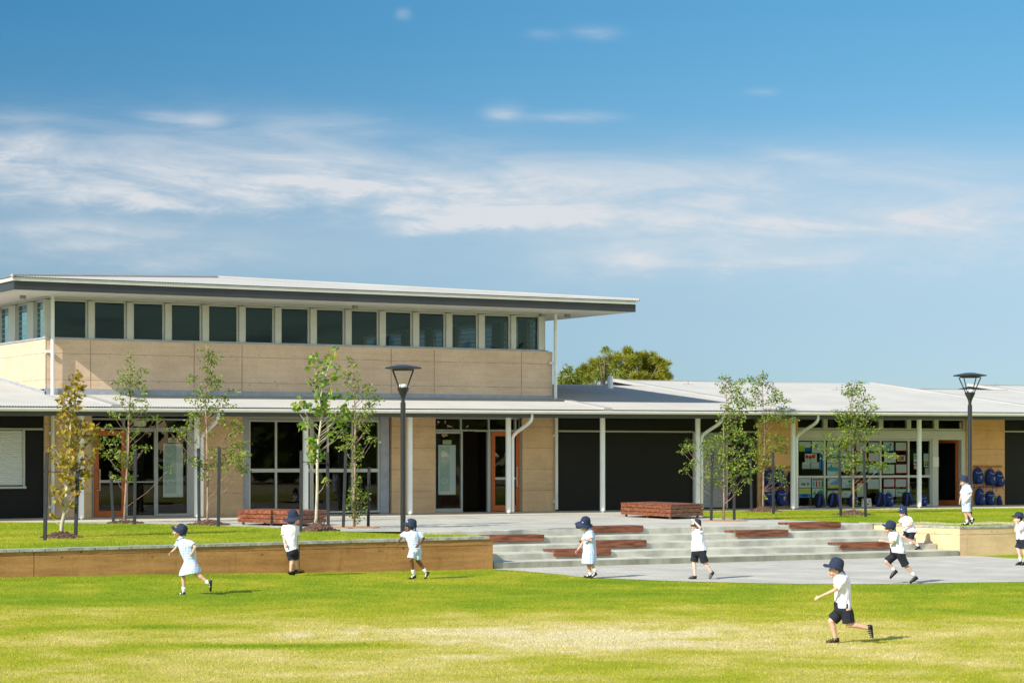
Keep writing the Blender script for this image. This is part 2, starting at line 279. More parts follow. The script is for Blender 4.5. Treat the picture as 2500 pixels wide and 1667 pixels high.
# grass: living colour varies with wear, dry straw patches where the lawn is worn
def grassmat(name, blades):
    m = bpy.data.materials.new(name); m.use_nodes = True; nt = m.node_tree; b = nt.nodes['Principled BSDF']
    pos = N(nt, 'ShaderNodeNewGeometry').outputs['Position']; s = N(nt, 'ShaderNodeSeparateXYZ'); nt.links.new(pos, s.inputs[0])
    c, sn = math.cos(PHI), math.sin(PHI)
    X = MATH(nt, 'SUBTRACT', MATH(nt, 'MULTIPLY', s.outputs[0], c), MATH(nt, 'MULTIPLY', s.outputs[1], sn))
    D = MATH(nt, 'ADD', MATH(nt, 'MULTIPLY', s.outputs[0], sn), MATH(nt, 'MULTIPLY', s.outputs[1], c))
    big = NOISE(nt, pos, 0.33, 5, 0.6, 0.3)
    med = NOISE(nt, pos, 1.1, 6, 0.7, 0.4)
    dry = MATH(nt, 'ADD', MATH(nt, 'MULTIPLY', big, 0.75), MATH(nt, 'MULTIPLY', MATH(nt, 'SUBTRACT', med, 0.24), 0.55))
    dry = MATH(nt, 'ADD', dry, 0.012)
    # worn running track of dry couch grass crossing the oval
    band = MATH(nt, 'ADD', MATH(nt, 'MULTIPLY', MAPR(nt, D, 36.5, 31.5), 0.18), MATH(nt, 'MULTIPLY', MAPR(nt, D, 26, 14), 0.25))  # second term turns unseen ground near the camera to straw for warm bounce
    e = MATH(nt, 'ADD', MATH(nt, 'POWER', MATH(nt, 'DIVIDE', MATH(nt, 'SUBTRACT', X, 0.6), 3.7), 2.0), MATH(nt, 'POWER', MATH(nt, 'DIVIDE', MATH(nt, 'SUBTRACT', D, 29.4), 2.3), 2.0))
    core = MATH(nt, 'MULTIPLY', MATH(nt, 'POWER', 2.718, MATH(nt, 'MULTIPLY', e, -1.0)), MAPR(nt, NOISE(nt, pos, 0.9, 6, 0.7, 0.8), 0.32, 0.68, 0.14, 0.44))
    e2 = MATH(nt, 'ADD', MATH(nt, 'POWER', MATH(nt, 'DIVIDE', MATH(nt, 'SUBTRACT', X, -2.9), 1.5), 2.0), MATH(nt, 'POWER', MATH(nt, 'DIVIDE', MATH(nt, 'SUBTRACT', D, 27.9), 0.38), 2.0))
    lush = MATH(nt, 'MULTIPLY', MATH(nt, 'POWER', 2.718, MATH(nt, 'MULTIPLY', e2, -1.0)), 0.30)
    e3 = MATH(nt, 'ADD', MATH(nt, 'POWER', MATH(nt, 'DIVIDE', MATH(nt, 'SUBTRACT', X, -4.3), 1.7), 2.0), MATH(nt, 'POWER', MATH(nt, 'DIVIDE', MATH(nt, 'SUBTRACT', D, 30.9), 0.5), 2.0))
    lush = MATH(nt, 'ADD', lush, MATH(nt, 'MULTIPLY', MATH(nt, 'POWER', 2.718, MATH(nt, 'MULTIPLY', e3, -1.0)), 0.22))
    dry = MATH(nt, 'SUBTRACT', MATH(nt, 'ADD', MATH(nt, 'ADD', dry, band), core), lush)
    g = [(0.34, (0.195, 0.305, 0.009)), (0.50, (0.28, 0.37, 0.012)), (0.66, (0.46, 0.45, 0.030)), (0.82, (0.68, 0.57, 0.15)), (0.97, (0.82, 0.69, 0.37))]
    col = RAMP(nt, dry, g)
    if blades:
        at = N(nt, 'ShaderNodeAttribute', attribute_name='rnd')
        col = MIX(nt, 1.0, col, RAMP(nt, at.outputs['Fac'], [(0.0, (0.62, 0.66, 0.6)), (0.55, (1, 1, 1)), (0.9, (1.25, 1.2, 1.2)), (1.0, (1.75, 1.5, 2.2))]), 'MULTIPLY')
        nt.links.new(col, b.inputs['Base Color']); b.inputs['Roughness'].default_value = 0.5; b.inputs['Specular IOR Level'].default_value = 0.25
        vm = N(nt, 'ShaderNodeVectorMath', operation='ADD'); nt.links.new(N(nt, 'ShaderNodeNewGeometry').outputs['Normal'], vm.inputs[0]); vm.inputs[1].default_value = (0, 0, 1.1); vn = N(nt, 'ShaderNodeVectorMath', operation='NORMALIZE'); nt.links.new(vm.outputs[0], vn.inputs[0]); nt.links.new(vn.outputs[0], b.inputs['Normal'])
        tr = N(nt, 'ShaderNodeBsdfTranslucent'); nt.links.new(col, tr.inputs[0]); ms = N(nt, 'ShaderNodeMixShader'); ms.inputs[0].default_value = 0.4
        nt.links.new(b.outputs[0], ms.inputs[1]); nt.links.new(tr.outputs[0], ms.inputs[2]); nt.links.new(ms.outputs[0], nt.nodes['Material Output'].inputs[0])
    else:
        f = NOISE(nt, pos, 30, 4, 0.7)
        col = MIX(nt, MAPR(nt, f, 0.35, 0.65), MIX(nt, 1.0, col, (0.55, 0.58, 0.6, 1), 'MULTIPLY'), col)
        nt.links.new(col, b.inputs['Base Color']); b.inputs['Roughness'].default_value = 0.9; b.inputs['Specular IOR Level'].default_value = 0.1
        bn = N(nt, 'ShaderNodeBump'); bn.inputs['Strength'].default_value = 0.8; bn.inputs['Distance'].default_value = 0.03; nt.links.new(f, bn.inputs['Height']); nt.links.new(bn.outputs[0], b.inputs['Normal'])
    MATS[name] = m
grassmat('lawn_ground', False); grassmat('grass_blades', True)
def flat(name, col, rough=0.7, spec=0.3): return mat(name, col, rough, spec=spec)

# ---------------------------------------------------------------- mesh helpers
class MB:
    def __init__(s): s.v = []; s.f = []; s.m = []
    def add(s, vs, fs, mi=0):
        o = len(s.v); s.v += [tuple(v) for v in vs]; s.f += [tuple(i+o for i in f) for f in fs]; s.m += [mi]*len(fs); return s
    def box(s, x0, x1, y0, y1, z0, z1, mi=0):
        if x0 > x1: x0, x1 = x1, x0
        if y0 > y1: y0, y1 = y1, y0
        if z0 > z1: z0, z1 = z1, z0
        return s.add([(x0,y0,z0),(x1,y0,z0),(x1,y1,z0),(x0,y1,z0),(x0,y0,z1),(x1,y0,z1),(x1,y1,z1),(x0,y1,z1)],
              [(0,3,2,1),(4,5,6,7),(0,1,5,4),(1,2,6,5),(2,3,7,6),(3,0,4,7)], mi)
    def obox(s, c, a, b, d, mi=0):
        """box round centre c with half vectors a, b, d"""
        c, a, b, d = map(Vector, (c, a, b, d))
        vs = [c-a-b-d, c+a-b-d, c+a+b-d, c-a+b-d, c-a-b+d, c+a-b+d, c+a+b+d, c-a+b+d]
        return s.add(vs, [(0,3,2,1),(4,5,6,7),(0,1,5,4),(1,2,6,5),(2,3,7,6),(3,0,4,7)], mi)
    def quad(s, a, b, c, d, mi=0): return s.add([a, b, c, d], [(0,1,2,3)], mi)
    def loft(s, rings, mi=0, caps=True):
        n = len(rings[0]); vs = [p for r in rings for p in r]; fs = []
        for k in range(len(rings)-1):
            for i in range(n):
                j = (i+1) % n; fs.append((k*n+i, k*n+j, (k+1)*n+j, (k+1)*n+i))
        if caps: fs.append(tuple(range(n-1, -1, -1))); fs.append(tuple((len(rings)-1)*n+i for i in range(n)))
        return s.add(vs, fs, mi)
    def tube(s, path, rad, n=8, mi=0, caps=True):
        path = [Vector(p) for p in path]; rad = rad if isinstance(rad, (list, tuple)) else [rad]*len(path)
        rings = []; prev = None
        for i, p in enumerate(path):
            t = (path[min(i+1, len(path)-1)]-path[max(i-1, 0)])
            if t.length < 1e-9: t = Vector((0, 0, 1))
            t.normalize()
            if prev is None:
                a = t.orthogonal().normalized()
            else:
                a = prev - t*prev.dot(t)
                a = a.normalized() if a.length > 1e-6 else t.orthogonal().normalized()
            prev = a; b = t.cross(a)
            rings.append([p + (a*math.cos(2*math.pi*k/n)+b*math.sin(2*math.pi*k/n))*rad[i] for k in range(n)])
        return s.loft(rings, mi, caps)
    def cyl(s, p0, p1, r, n=16, mi=0): return s.tube([p0, p1], r, n, mi)
    def lathe(s, c, prof, n=24, mi=0, ax=(1,0,0), ay=(0,1,0), az=(0,0,1)):
        c, ax, ay, az = Vector(c), Vector(ax), Vector(ay), Vector(az)
        rings = [[c + az*z + ax*(r*math.cos(2*math.pi*k/n)) + ay*(r*math.sin(2*math.pi*k/n)) for k in range(n)] for r, z in prof]
        return s.loft(rings, mi)
    def capsule(s, p0, r0, p1, r1, n=12, mi=0):
        p0, p1 = Vector(p0), Vector(p1); t = (p1-p0).normalized() if (p1-p0).length > 1e-6 else Vector((0,0,1))
        pts, rs = [], []
        for a in (-80, -50, -20): pts.append(p0 + t*(r0*math.sin(math.radians(a)))); rs.append(r0*math.cos(math.radians(a)))
        for a in (20, 50, 80): pts.append(p1 + t*(r1*math.sin(math.radians(a)))); rs.append(r1*math.cos(math.radians(a)))
        a = t.orthogonal().normalized(); b = t.cross(a)
        return s.loft([[p + (a*math.cos(2*math.pi*k/n)+b*math.sin(2*math.pi*k/n))*r for k in range(n)] for p, r in zip(pts, rs)], mi)
    def ellipsoid(s, c, a, b, d, mi=0, n=14, m=9):
        c, a, b, d = map(Vector, (c, a, b, d)); rings = []
        for i in range(m):
            t = math.pi*(i+0.5)/m - math.pi/2
            rings.append([c + d*math.sin(t) + (a*math.cos(2*math.pi*k/n)+b*math.sin(2*math.pi*k/n))*math.cos(t) for k in range(n)])
        return s.loft(rings, mi)
    def mesh(s, name):
        me = bpy.data.meshes.new(name); me.from_pydata(s.v, [], s.f); me.update(); return me
    def build(s, name, mats, parent=None, smooth=False, bevel=0.0, origin=None):
        me = s.mesh(name); mats = mats if isinstance(mats, (list, tuple)) else [mats]
        for m in mats: me.materials.append(MATS[m] if isinstance(m, str) else m)
        if len(mats) > 1: me.polygons.foreach_set('material_index', s.m)
        if smooth: me.polygons.foreach_set('use_smooth', [True]*len(me.polygons))
        o = bpy.data.objects.new(name, me); C.objects.link(o)
        if origin is not None:
            me.transform(Matrix.Translation(-Vector(origin))); o.location = origin
        if parent is not None:
            o.parent = parent
            o.location = o.location - WPOS.get(parent.name, Vector((0,0,0)))
        WPOS[o.name] = Vector(origin) if origin is not None else Vector((0, 0, 0))
        if parent is not None and origin is None: WPOS[o.name] = Vector((0,0,0))
        if bevel:
            md = o.modifiers.new('bevel', 'BEVEL'); md.width = bevel; md.segments = 2; md.limit_method = 'ANGLE'
        return o
WPOS = {}
def tag(o, label=None, cat=None, group=None, kind=None):
    if label: o['label'] = label
    if cat: o['category'] = cat
    if group: o['group'] = group
    if kind: o['kind'] = kind
    return o
def thing(name, loc, label, cat, group=None):
    o = bpy.data.objects.new(name, None); C.objects.link(o); o.location = loc; o.empty_display_size = 0.2
    WPOS[o.name] = Vector(loc); return tag(o, label, cat, group)
# ================================================================ SETTING: ground, paving, steps
def wall_top(u): return 0.602 + (u-12.49)*0.00655
def lawn_z(u, v): return 0.09*smooth((22.5-u)/10)*smooth((v-34)/6) if v < 45 else 0.0
us = [-4000, -600, -120, -40, -10]+[i*1.0 for i in range(-5, 46)]+[60, 120, 600, 4000]
vs = [-4000, -600, -120, -30]+[i*1.0 for i in range(0, 45)]+[60, 120, 600, 4000]
mb = MB(); nv = len(vs)
mb.add([(u, v, lawn_z(u, v)) for u in us for v in vs], [(i*nv+j, (i+1)*nv+j, (i+1)*nv+j+1, i*nv+j+1) for i in range(len(us)-1) for j in range(nv-1)])
tag(mb.build('lawn', 'lawn_ground', smooth=True), kind='structure')
# plaza below the steps
front_px = [(1207,1389.5),(1281,1394.5),(1366,1402),(1425,1409),(1525,1413.6),(1600,1416.8),(1706,1420),(1812,1422.8),(1950,1425.2),(2089,1426),(2200,1425),(2319,1422.7),(2500,1420.4),(2640,1418)]
PLAZA = [gp(x, y, 0) for x, y in front_px] + [gp(x, y, 0) for x, y in [(2640,1372),(2500,1363.5),(2467.7,1362.6),(2393,1357.3),(2345,1356.5)]]
PLAZA += [Vector((35.0, 41.05, 0)), Vector((22.75, 41.05, 0))]
mb = MB(); mb.add([(p.x, p.y, 0.006) for p in PLAZA], [tuple(range(len(PLAZA)))])
o = mb.build('plaza_paving', 'plaza_pavers'); tag(o, kind='structure')
# terrace: grass bank on the left, paving, grass on the right
bpx = [(-60,1274),(0,1275),(380,1279.7),(540,1284),(688,1289),(826,1297),(975,1302.6),(1100,1304)]
BND = [gp(x, y, T) for x, y in bpx]
BND = sorted([(p.y, p.x) for p in BND])
def ub(v):
    if v <= BND[0][0]: return 22.72
    for (a, ua), (b, ubb) in zip(BND, BND[1:]):
        if a <= v <= b: return ua + (ubb-ua)*(v-a)/(b-a)
    return BND[-1][1]
def bank_z(u, v): return wall_top(u)-0.012 + (T+0.006-wall_top(u)+0.012)*smooth((v-41.2)/5)
rows = [41.12+(56.2-41.12)*k/26 for k in range(27)]
mb = MB(); nu = 24; vsl = []
for v in rows:
    e = ub(v); vsl += [(4+(e-4)*i/(nu-1), v, bank_z(4+(e-4)*i/(nu-1), v)) for i in range(nu)]
mb.add(vsl, [(r*nu+i, r*nu+i+1, (r+1)*nu+i+1, (r+1)*nu+i) for r in range(26) for i in range(nu-1)])
tag(mb.build('grass_bank', 'lawn_ground', smooth=True), kind='structure')
right_px = [(1700,1248.5),(1718,1262.7),(1812,1266),(1902,1267.6),(1985,1271),(2053,1274.5),(2100,1276.5)]
RG = [gp(x, y, T) for x, y in right_px]+[Vector((34.95, 44.2, T)), Vector((35.1, 41.12, T)), Vector((70, 41.12, T)), Vector((70, 55.0, T))]
RG += [gp(x, y, T) for x, y in [(2600,1239),(2200,1243),(1950,1246),(1800,1247.5)]]
mb = MB(); mb.add([(p.x, p.y, T+0.006) for p in RG], [tuple(range(len(RG)))]); tag(mb.build('grass_terrace', 'lawn_ground'), kind='structure')
mb = MB()
left = [(ub(v), v) for v in [44.35, 45.3, 46.6, 48.0, 50, 52.1, 53.7, 55.4, 56.2]]
poly = [(34.98, 44.45), (22.72, 44.45)] + left[1:] + [(-40, 56.2), (-40, 90), (120, 90), (120, 41.12), (34.98, 41.12)]
mb.add([(a, b, T) for a, b in poly], [tuple(range(len(poly)-1, -1, -1))])
tag(mb.build('terrace_paving', 'pavers'), kind='structure')
mb = MB(); mb.add([(p.x, p.y, T+0.004) for p in [gp(-80,1276.5,T), gp(300,1274,T), gp(600,1268,T), gp(1240,1257,T), gp(1700,1249.8,T), gp(2200,1244,T), gp(2600,1240,T)]]+[(62, 58.8, T+0.004), (8, 58.8, T+0.004)], [tuple(range(9))])
tag(mb.build('verandah_floor', 'path_concrete'), kind='structure')
# sandy worn edge behind the right wall
mb = MB(); sp_ = [(2215,1277),(2250,1273.5),(2300,1276),(2330,1278.5),(2370,1275.5),(2420,1273),(2470,1276),(2520,1276),(2520,1281.3),(2360,1283),(2300,1281.5),(2240,1280)]
mb.add([(p.x, p.y, T+0.012) for p in [gp(x, y, T) for x, y in sp_]], [tuple(range(len(sp_)))]); tag(mb.build('sandy_ground', 'sandy'), kind='structure')

# ---------------------------------------------------------------- concrete steps
st = thing('terrace_steps', (28.9, 41, 0), 'wide grey concrete amphitheatre steps between the two earth coloured garden walls', 'steps')
V1, TR, RS = 40.98, 0.785, 0.132
for k in range(5):
    mb = MB(); f = V1+TR*k; b = f+TR+0.02 if k < 4 else 44.45
    mb.box(22.76, 34.97, f, b, RS*k-(0.05 if k == 0 else 0.02), RS*(k+1)+(0.003 if k == 4 else 0))
    if k == 0: mb.m[1] = 1
    mb.build('step', 'concrete' if k else ['concrete_stained', 'concrete'], st, bevel=0.012)
NOSE = [(V1+TR*k, RS*(k+1)) for k in range(5)]
# ---------------------------------------------------------------- garden walls
gw = thing('garden_wall', (17, 41, 0), 'long brown earth coloured retaining wall left of the steps, stained and pitted', 'wall')
mb = MB(); js = [0.0, ux(83, 40.9), ux(731, 40.9), 22.70]
for a, b in zip(js, js[1:]):
    a += 0.007; b -= 0.007; v0, v1 = 40.9, 41.12
    mb.add([(a,v0,-.2),(b,v0,-.2),(b,v1,-.2),(a,v1,-.2),(a,v0,wall_top(a)-.055),(b,v0,wall_top(b)-.055),(b,v1,wall_top(b)-.055),(a,v1,wall_top(a)-.055)],
           [(0,3,2,1),(4,5,6,7),(0,1,5,4),(1,2,6,5),(2,3,7,6),(3,0,4,7)])
gb = mb.build('wall_body', 'garden_earth', gw)
mb = MB(); u = 0.0
while u < 22.6:
    e = min(u+0.232, 22.715); dz = R.uniform(-.003, .003); dv = R.uniform(-.004, .004)
    mb.add([(u,40.875+dv,wall_top(u)-.053),(e-.006,40.875+dv,wall_top(e)-.053),(e-.006,41.13,wall_top(e)-.053),(u,41.13,wall_top(u)-.053),(u,40.875+dv,wall_top(u)+dz),(e-.006,40.875+dv,wall_top(e)+dz),(e-.006,41.13,wall_top(e)+dz),(u,41.13,wall_top(u)+dz)],
           [(0,3,2,1),(4,5,6,7),(0,1,5,4),(1,2,6,5),(2,3,7,6),(3,0,4,7)]); u += 0.238
mb.build('coping', 'coping', gw)
gw = thing('garden_wall', (35.1, 42, 0), 'cream earth coloured retaining wall turning a corner at the right end of the steps', 'wall')
mb = MB(); mb.box(35.0, 35.22, 41.0, 44.6, -.2, T-.035); mb.build('wall_return', 'garden_cream', gw)
mb = MB(); mb.box(35.227, 62, 41.0, 41.22, -.2, T-.035); mb.build('wall_body', 'garden_cream', gw)
mb = MB(); mb.box(34.985, 35.235, 40.985, 44.7, T-.034, T+.018); mb.box(35.241, 62, 40.985, 41.235, T-.034, T+.018); mb.build('coping', 'coping', gw, bevel=0.006)

# ================================================================ BUILDINGS
VW, VE, VC = 58.85, 55.7, 56.7
UL, UR = 19.19, 34.67
def ze(u): return 3.505+0.0045*(u-17)
SL = 0.12
def roofz(u, v): return ze(u)+SL*(v-VE)
hall = thing('school_hall', (27, VW, T), 'rammed earth school hall with tall clerestory windows under a wide white hipped roof', 'building')
wing = thing('classroom_wing', (46, VW, T), 'low classroom wing with white corrugated roof, black panels and classroom windows', 'building')
def fz(x, y): return zv(x, y, VW)
def fpanel(mb, x0, x1, z0, z1, v0=VW, v1=VW+.3, mi=0): mb.box(ux(x0, VW), ux(x1, VW), v0, v1, z0, z1, mi)
def part(par, name, m, x0, x1, z0, z1, v0=VW, v1=VW+.3, **k):
    mb = MB(); fpanel(mb, x0, x1, z0, z1, v0, v1); return mb.build(name, m, par, **k)
ZT = 3.86
# solid wall pieces of the ground floor
mb = MB(); mb.box(2, ux(106, VW), VW, VW+.3, T, ZT); mb.build('wall_panel', 'black_panel', hall)
for x0, x1 in ((106.3, 222), (487, 591), (954, 1060.5), (1273, 1353.5)):
    part(hall, 'rammed_earth_pier', 'earth_wall', x0, x1, T, ZT, VW-.06)
part(hall, 'wall_panel', 'black_panel', 1354, 1362, T, ZT, VW+.02)
part(hall, 'wall_panel', 'frame_grey', 475.3, 486.7, T, ZT, VW+.04)
for x0, x1 in ((1362.3, 1691.7), (1773.3, 1847.5)): part(wing, 'wall_panel', 'black_panel', x0, x1, T, ZT)
mb = MB(); mb.box(ux(2450.5, VW), 66, VW, VW+.3, T, ZT); mb.build('wall_panel', 'black_panel', wing)
for x0, x1 in ((1848, 1945.5), (2357.5, 2450)): part(wing, 'rammed_earth_pier', 'earth_orange', x0, x1, T, ZT, VW-.06)
# pale rails across the black panels
def rail(par, x0, x1, y):
    z = fz((x0+x1)/2, y); mb = MB(); fpanel(mb, x0, x1, z-.025, z+.025, VW-.035, VW-.002); mb.build('pale_rail', 'rail_pale', par)
rail(hall, -60, 105.5, 1047); rail(wing, 1362.6, 1691, 1053); rail(wing, 1773.5, 1847, 1054); rail(wing, 2451, 2620, 1053.5)
# roller shutters
def shutter(par, x0, x1, y0, y1, m, edge=True):
    xm = (x0+x1)/2; z1, z0 = fz(xm, y0), fz(xm, y1); a, b = ux(x0, VW), ux(x1, VW); mb = MB(); z = z0
    while z < z1-.005:
        h = min(.062, z1-z); mb.add([(a,VW-.012,z),(b,VW-.012,z),(b,VW-.034,z+h*.5),(a,VW-.034,z+h*.5),(b,VW-.012,z+h*.93),(a,VW-.012,z+h*.93),(b,VW-.006,z+h),(a,VW-.006,z+h)],
            [(0,1,2,3),(3,2,4,5),(5,4,6,7)]); z += h
    mb.build('roller_shutter', m, par)
    mb = MB(); t = .05
    mb.box(a-t, a-.002, VW-.06, VW-.001, z0-.03, z1+.02); mb.box(b+.002, b+t, VW-.06, VW-.001, z0-.03, z1+.02)
    if edge: mb.box(a-t-.04, b+t+.03, VW-.08, VW-.001, z0-.09, z0-.032)
    mb.build('shutter_guide', 'frame_grey', par)
shutter(hall, -60, 55, 1050, 1184, 'shutter_white')
shutter(wing, 1694, 1771, 1055, 1238.5, 'shutter', False)
mb = MB(); mb.box(ux(1691.7, VW), ux(1773.3, VW), VW+.0, VW+.3, T, ZT); mb.build('wall_panel', 'black_panel', wing)

def window(par, x0, x1, y0, y1, m='aluminium', fw=.05, mull=(), trans=(), v=VW, dep=.09, name='window', sill=None):
    """frame bars round a glazed opening given in photo pixels on the wall plane; the panes are one sheet under it"""
    xm = (x0+x1)/2; a, b = ux(x0, v), ux(x1, v); z1, z0 = zv(xm, y0, v), zv(xm, y1, v); mb = MB(); v0, v1 = v+.03, v+.03+dep
    mb.box(a, a+fw, v0, v1, z0, z1); mb.box(b-fw, b, v0, v1, z0, z1)
    mb.box(a+fw, b-fw, v0+.002, v1-.002, z1-fw, z1); mb.box(a+fw, b-fw, v0+.002, v1-.002, z0, z0+(sill or fw))
    for x in mull: c = ux(x, v); mb.box(c-.028, c+.028, v0+.004, v1-.004, z0+fw, z1-fw)
    for y, h in trans: zz = zv(xm, y, v); mb.box(a+fw, b-fw, v0+.006, v1-.006, zz-h/2, zz+h/2)
    w_ = mb.build(name, m, par); g = MB(); g.quad((a+fw*.5, v+.08, z0+.02), (b-fw*.5, v+.08, z0+.02), (b-fw*.5, v+.08, z1-.02), (a+fw*.5, v+.08, z1-.02)); g.build('pane', 'glass', w_)
    return w_
def door(par, x0, x1, y0, y1, handle, m='orange_door', v=VW+.05):
    xm = (x0+x1)/2; a, b = ux(x0, v), ux(x1, v); z1, z0 = zv(xm, y0, v), zv(xm, y1, v); s = .13; mb = MB()
    mb.box(a, a+s, v, v+.045, z0, z1); mb.box(b-s, b, v, v+.045, z0, z1); mb.box(a+s, b-s, v+.001, v+.044, z1-s, z1); mb.box(a+s, b-s, v+.001, v+.044, z0, z0+s*1.3)
    d = mb.build('door', m, par); g = MB(); g.quad((a+s, v+.022, z0+s), (b-s, v+.022, z0+s), (b-s, v+.022, z1-s), (a+s, v+.022, z1-s)); g.build('pane', 'glass', d)
    h = MB(); hx = a+s*.5 if handle < 0 else b-s*.5; hz = z0+1.0; sg = .12 if handle < 0 else -.12
    h.tube([(hx, v, hz-.28), (hx, v-.06, hz-.28), (hx+sg*.6, v-.06, hz-.28), (hx+sg*.6, v-.06, hz+.28), (hx, v-.06, hz+.28), (hx, v, hz+.28)], .014, 8); h.build('handle', 'steel', d)
    k = MB(); zz = z0+.92; k.box(a+s+.002, b-s-.002, v+.012, v+.034, zz, zz+.07); k.build('glazing_bar', 'aluminium', d)
    return d
# entry with map on the left
window(hall, 222.3, 475, 1021, 1048.5, mull=(304, 385), m='aluminium')
window(hall, 222.3, 229.5, 1049, 1265)
door(hall, 230, 308, 1051, 1262, -1)
window(hall, 308.5, 382, 1049, 1262, trans=((1176, .03),))
window(hall, 382.5, 462, 1049, 1262, sill=.1)
part(hall, 'door_post', 'aluminium', 462.2, 475, T, ZT, VW+.03, VW+.14)
mb = MB(); mb.box(ux(327, VW), ux(356, VW), VW-.01, VW+.025, fz(341, 1040), fz(341, 1027)); mb.build('sign_light', 'frame_grey', hall)
# big window behind the left bench
part(hall, 'door_post', 'flashing', 591.3, 608, T, ZT, VW+.0, VW+.2)
window(hall, 608.5, 762, 1025, 1251, mull=(675.5,), trans=((1148, .10),), m='frame_grey')
window(hall, 762.5, 928, 1025, 1251, mull=(802, 862), trans=((1148, .10),), m='frame_grey')
part(hall, 'door_post', 'flashing', 928.5, 950, T, ZT, VW+.0, VW+.2)
part(hall, 'wall_panel', 'frame_grey', 950.2, 953.8, T, ZT, VW+.1, VW+.2)
part(hall, 'head_panel', 'rail_pale', 608.5, 928, fz(768, 1024.5), ZT, VW+.05, VW+.15)
# entry with open doorway
window(hall, 1060.8, 1272.7, 1019, 1052.5, mull=(1127, 1195, 1260))
window(hall, 1060.8, 1131, 1053, 1251, sill=.12, fw=.06)
door(hall, 1199.5, 1269.5, 1053.5, 1247, 1)
part(hall, 'door_post', 'aluminium', 1191.5, 1199, T, fz(1195, 1053), VW+.03, VW+.12)
part(hall, 'door_post', 'aluminium', 1269.8, 1272.8, T, ZT, VW+.03, VW+.12)
mb = MB(); mb.box(ux(1157, VW), ux(1190, VW), VW-.02, VW+.02, fz(1173, 1053.3), fz(1173, 1050.8)); mb.build('door_closer', 'rail_pale', hall)
# classroom windows
window(wing, 1945.8, 2357, 1019.5, 1049.5, mull=(), m='frame_grey', fw=.06)
for a, b in ((2011, 2021), (2083, 2091), (2147, 2157), (2215, 2225), (2282, 2292)):
    part(wing, 'window_post', 'frame_grey', a, b, fz(a, 1048), fz(a, 1020.5), VW+.01, VW+.12)
part(wing, 'lintel', 'frame_grey', 1945.8, 2357, fz(2150, 1070.5), fz(2150, 1050.2), VW-.02, VW+.18)
window(wing, 1945.8, 2276, 1071, 1238, mull=(2015.5, 2084.5, 2152, 2220.5), trans=((1163, .075),), m='frame_grey', fw=.06, sill=.07)
part(wing, 'door_post', 'frame_grey', 2276, 2290.5, T, fz(2283, 1071), VW-.01, VW+.16)
part(wing, 'door_post', 'frame_grey', 2347, 2357.2, T, fz(2352, 1071), VW-.01, VW+.16)
part(wing, 'door_head', 'frame_grey', 2290.8, 2346.8, fz(2318, 1073.5), fz(2318, 1070.8), VW-.01, VW+.16)
# classroom door standing open into the room
a = ux(2345, VW); mb = MB(); z0, z1 = T+.01, fz(2318, 1074)
pd = Vector((-0.40, 0.9165, 0)); nd = Vector((0.9165, 0.40, 0)); c0 = Vector((a, VW+.12, 0))
def dbox(mb, s0, s1, za, zb): p0 = c0+pd*s0; p1 = c0+pd*s1; m_ = (p0+p1)/2; mb.obox((m_.x, m_.y, (za+zb)/2), (p1-p0)/2, nd*.022, (0, 0, (zb-za)/2))
dbox(mb, 0, .09, z0, z1); dbox(mb, .83, .92, z0, z1); dbox(mb, .092, .828, z1-.09, z1); dbox(mb, .092, .828, z0, z0+.16)
d = mb.build('door', 'orange_door', wing); g = MB(); p0 = c0+pd*.13; p1 = c0+pd*.79; g.quad((p0.x,p0.y,z0+.2),(p1.x,p1.y,z0+.2),(p1.x,p1.y,z1-.13),(p0.x,p0.y,z1-.13)); g.build('pane', 'glass', d)
h = MB(); p = c0+pd*.86-nd*.04; h.cyl(p+Vector((0,0,T+.9)), p+Vector((0,0,T+1.15)), .012, 8); h.build('handle', 'steel', d)
# shelf inside the open door
mb = MB()
for z in (T+.12, T+.42, T+.72): mb.box(ux(2296, VW), ux(2296, VW)+1.5, VW+2.4, VW+2.75, z, z+.03)
mb.box(ux(2296, VW)-.03, ux(2296, VW)-.001, VW+2.4, VW+2.75, T, T+.75)
for k in range(5): mb.box(ux(2296, VW)+.1+k*.26, ux(2296, VW)+.28+k*.26, VW+2.45, VW+2.7, T+.152 if k % 2 else T+.452, (T+.152 if k % 2 else T+.452)+.16)
mb.build('bookshelf', 'rail_pale', wing)
# rooms behind the glass
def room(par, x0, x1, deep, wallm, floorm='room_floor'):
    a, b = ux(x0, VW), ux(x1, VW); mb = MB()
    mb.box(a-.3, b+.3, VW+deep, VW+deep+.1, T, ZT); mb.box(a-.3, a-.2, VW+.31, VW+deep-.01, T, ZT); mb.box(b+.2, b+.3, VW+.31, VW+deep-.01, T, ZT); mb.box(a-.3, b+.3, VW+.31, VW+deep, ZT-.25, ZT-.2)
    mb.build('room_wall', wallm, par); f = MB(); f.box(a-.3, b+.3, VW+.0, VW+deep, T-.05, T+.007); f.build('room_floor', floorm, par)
room(hall, 222, 480, 6.0, 'dark_room'); room(hall, 605, 930, 6.0, 'dark_room'); room(hall, 1062, 1272, 3.0, 'brown_room'); room(wing, 1947, 2356, 4.0, 'dark_room')
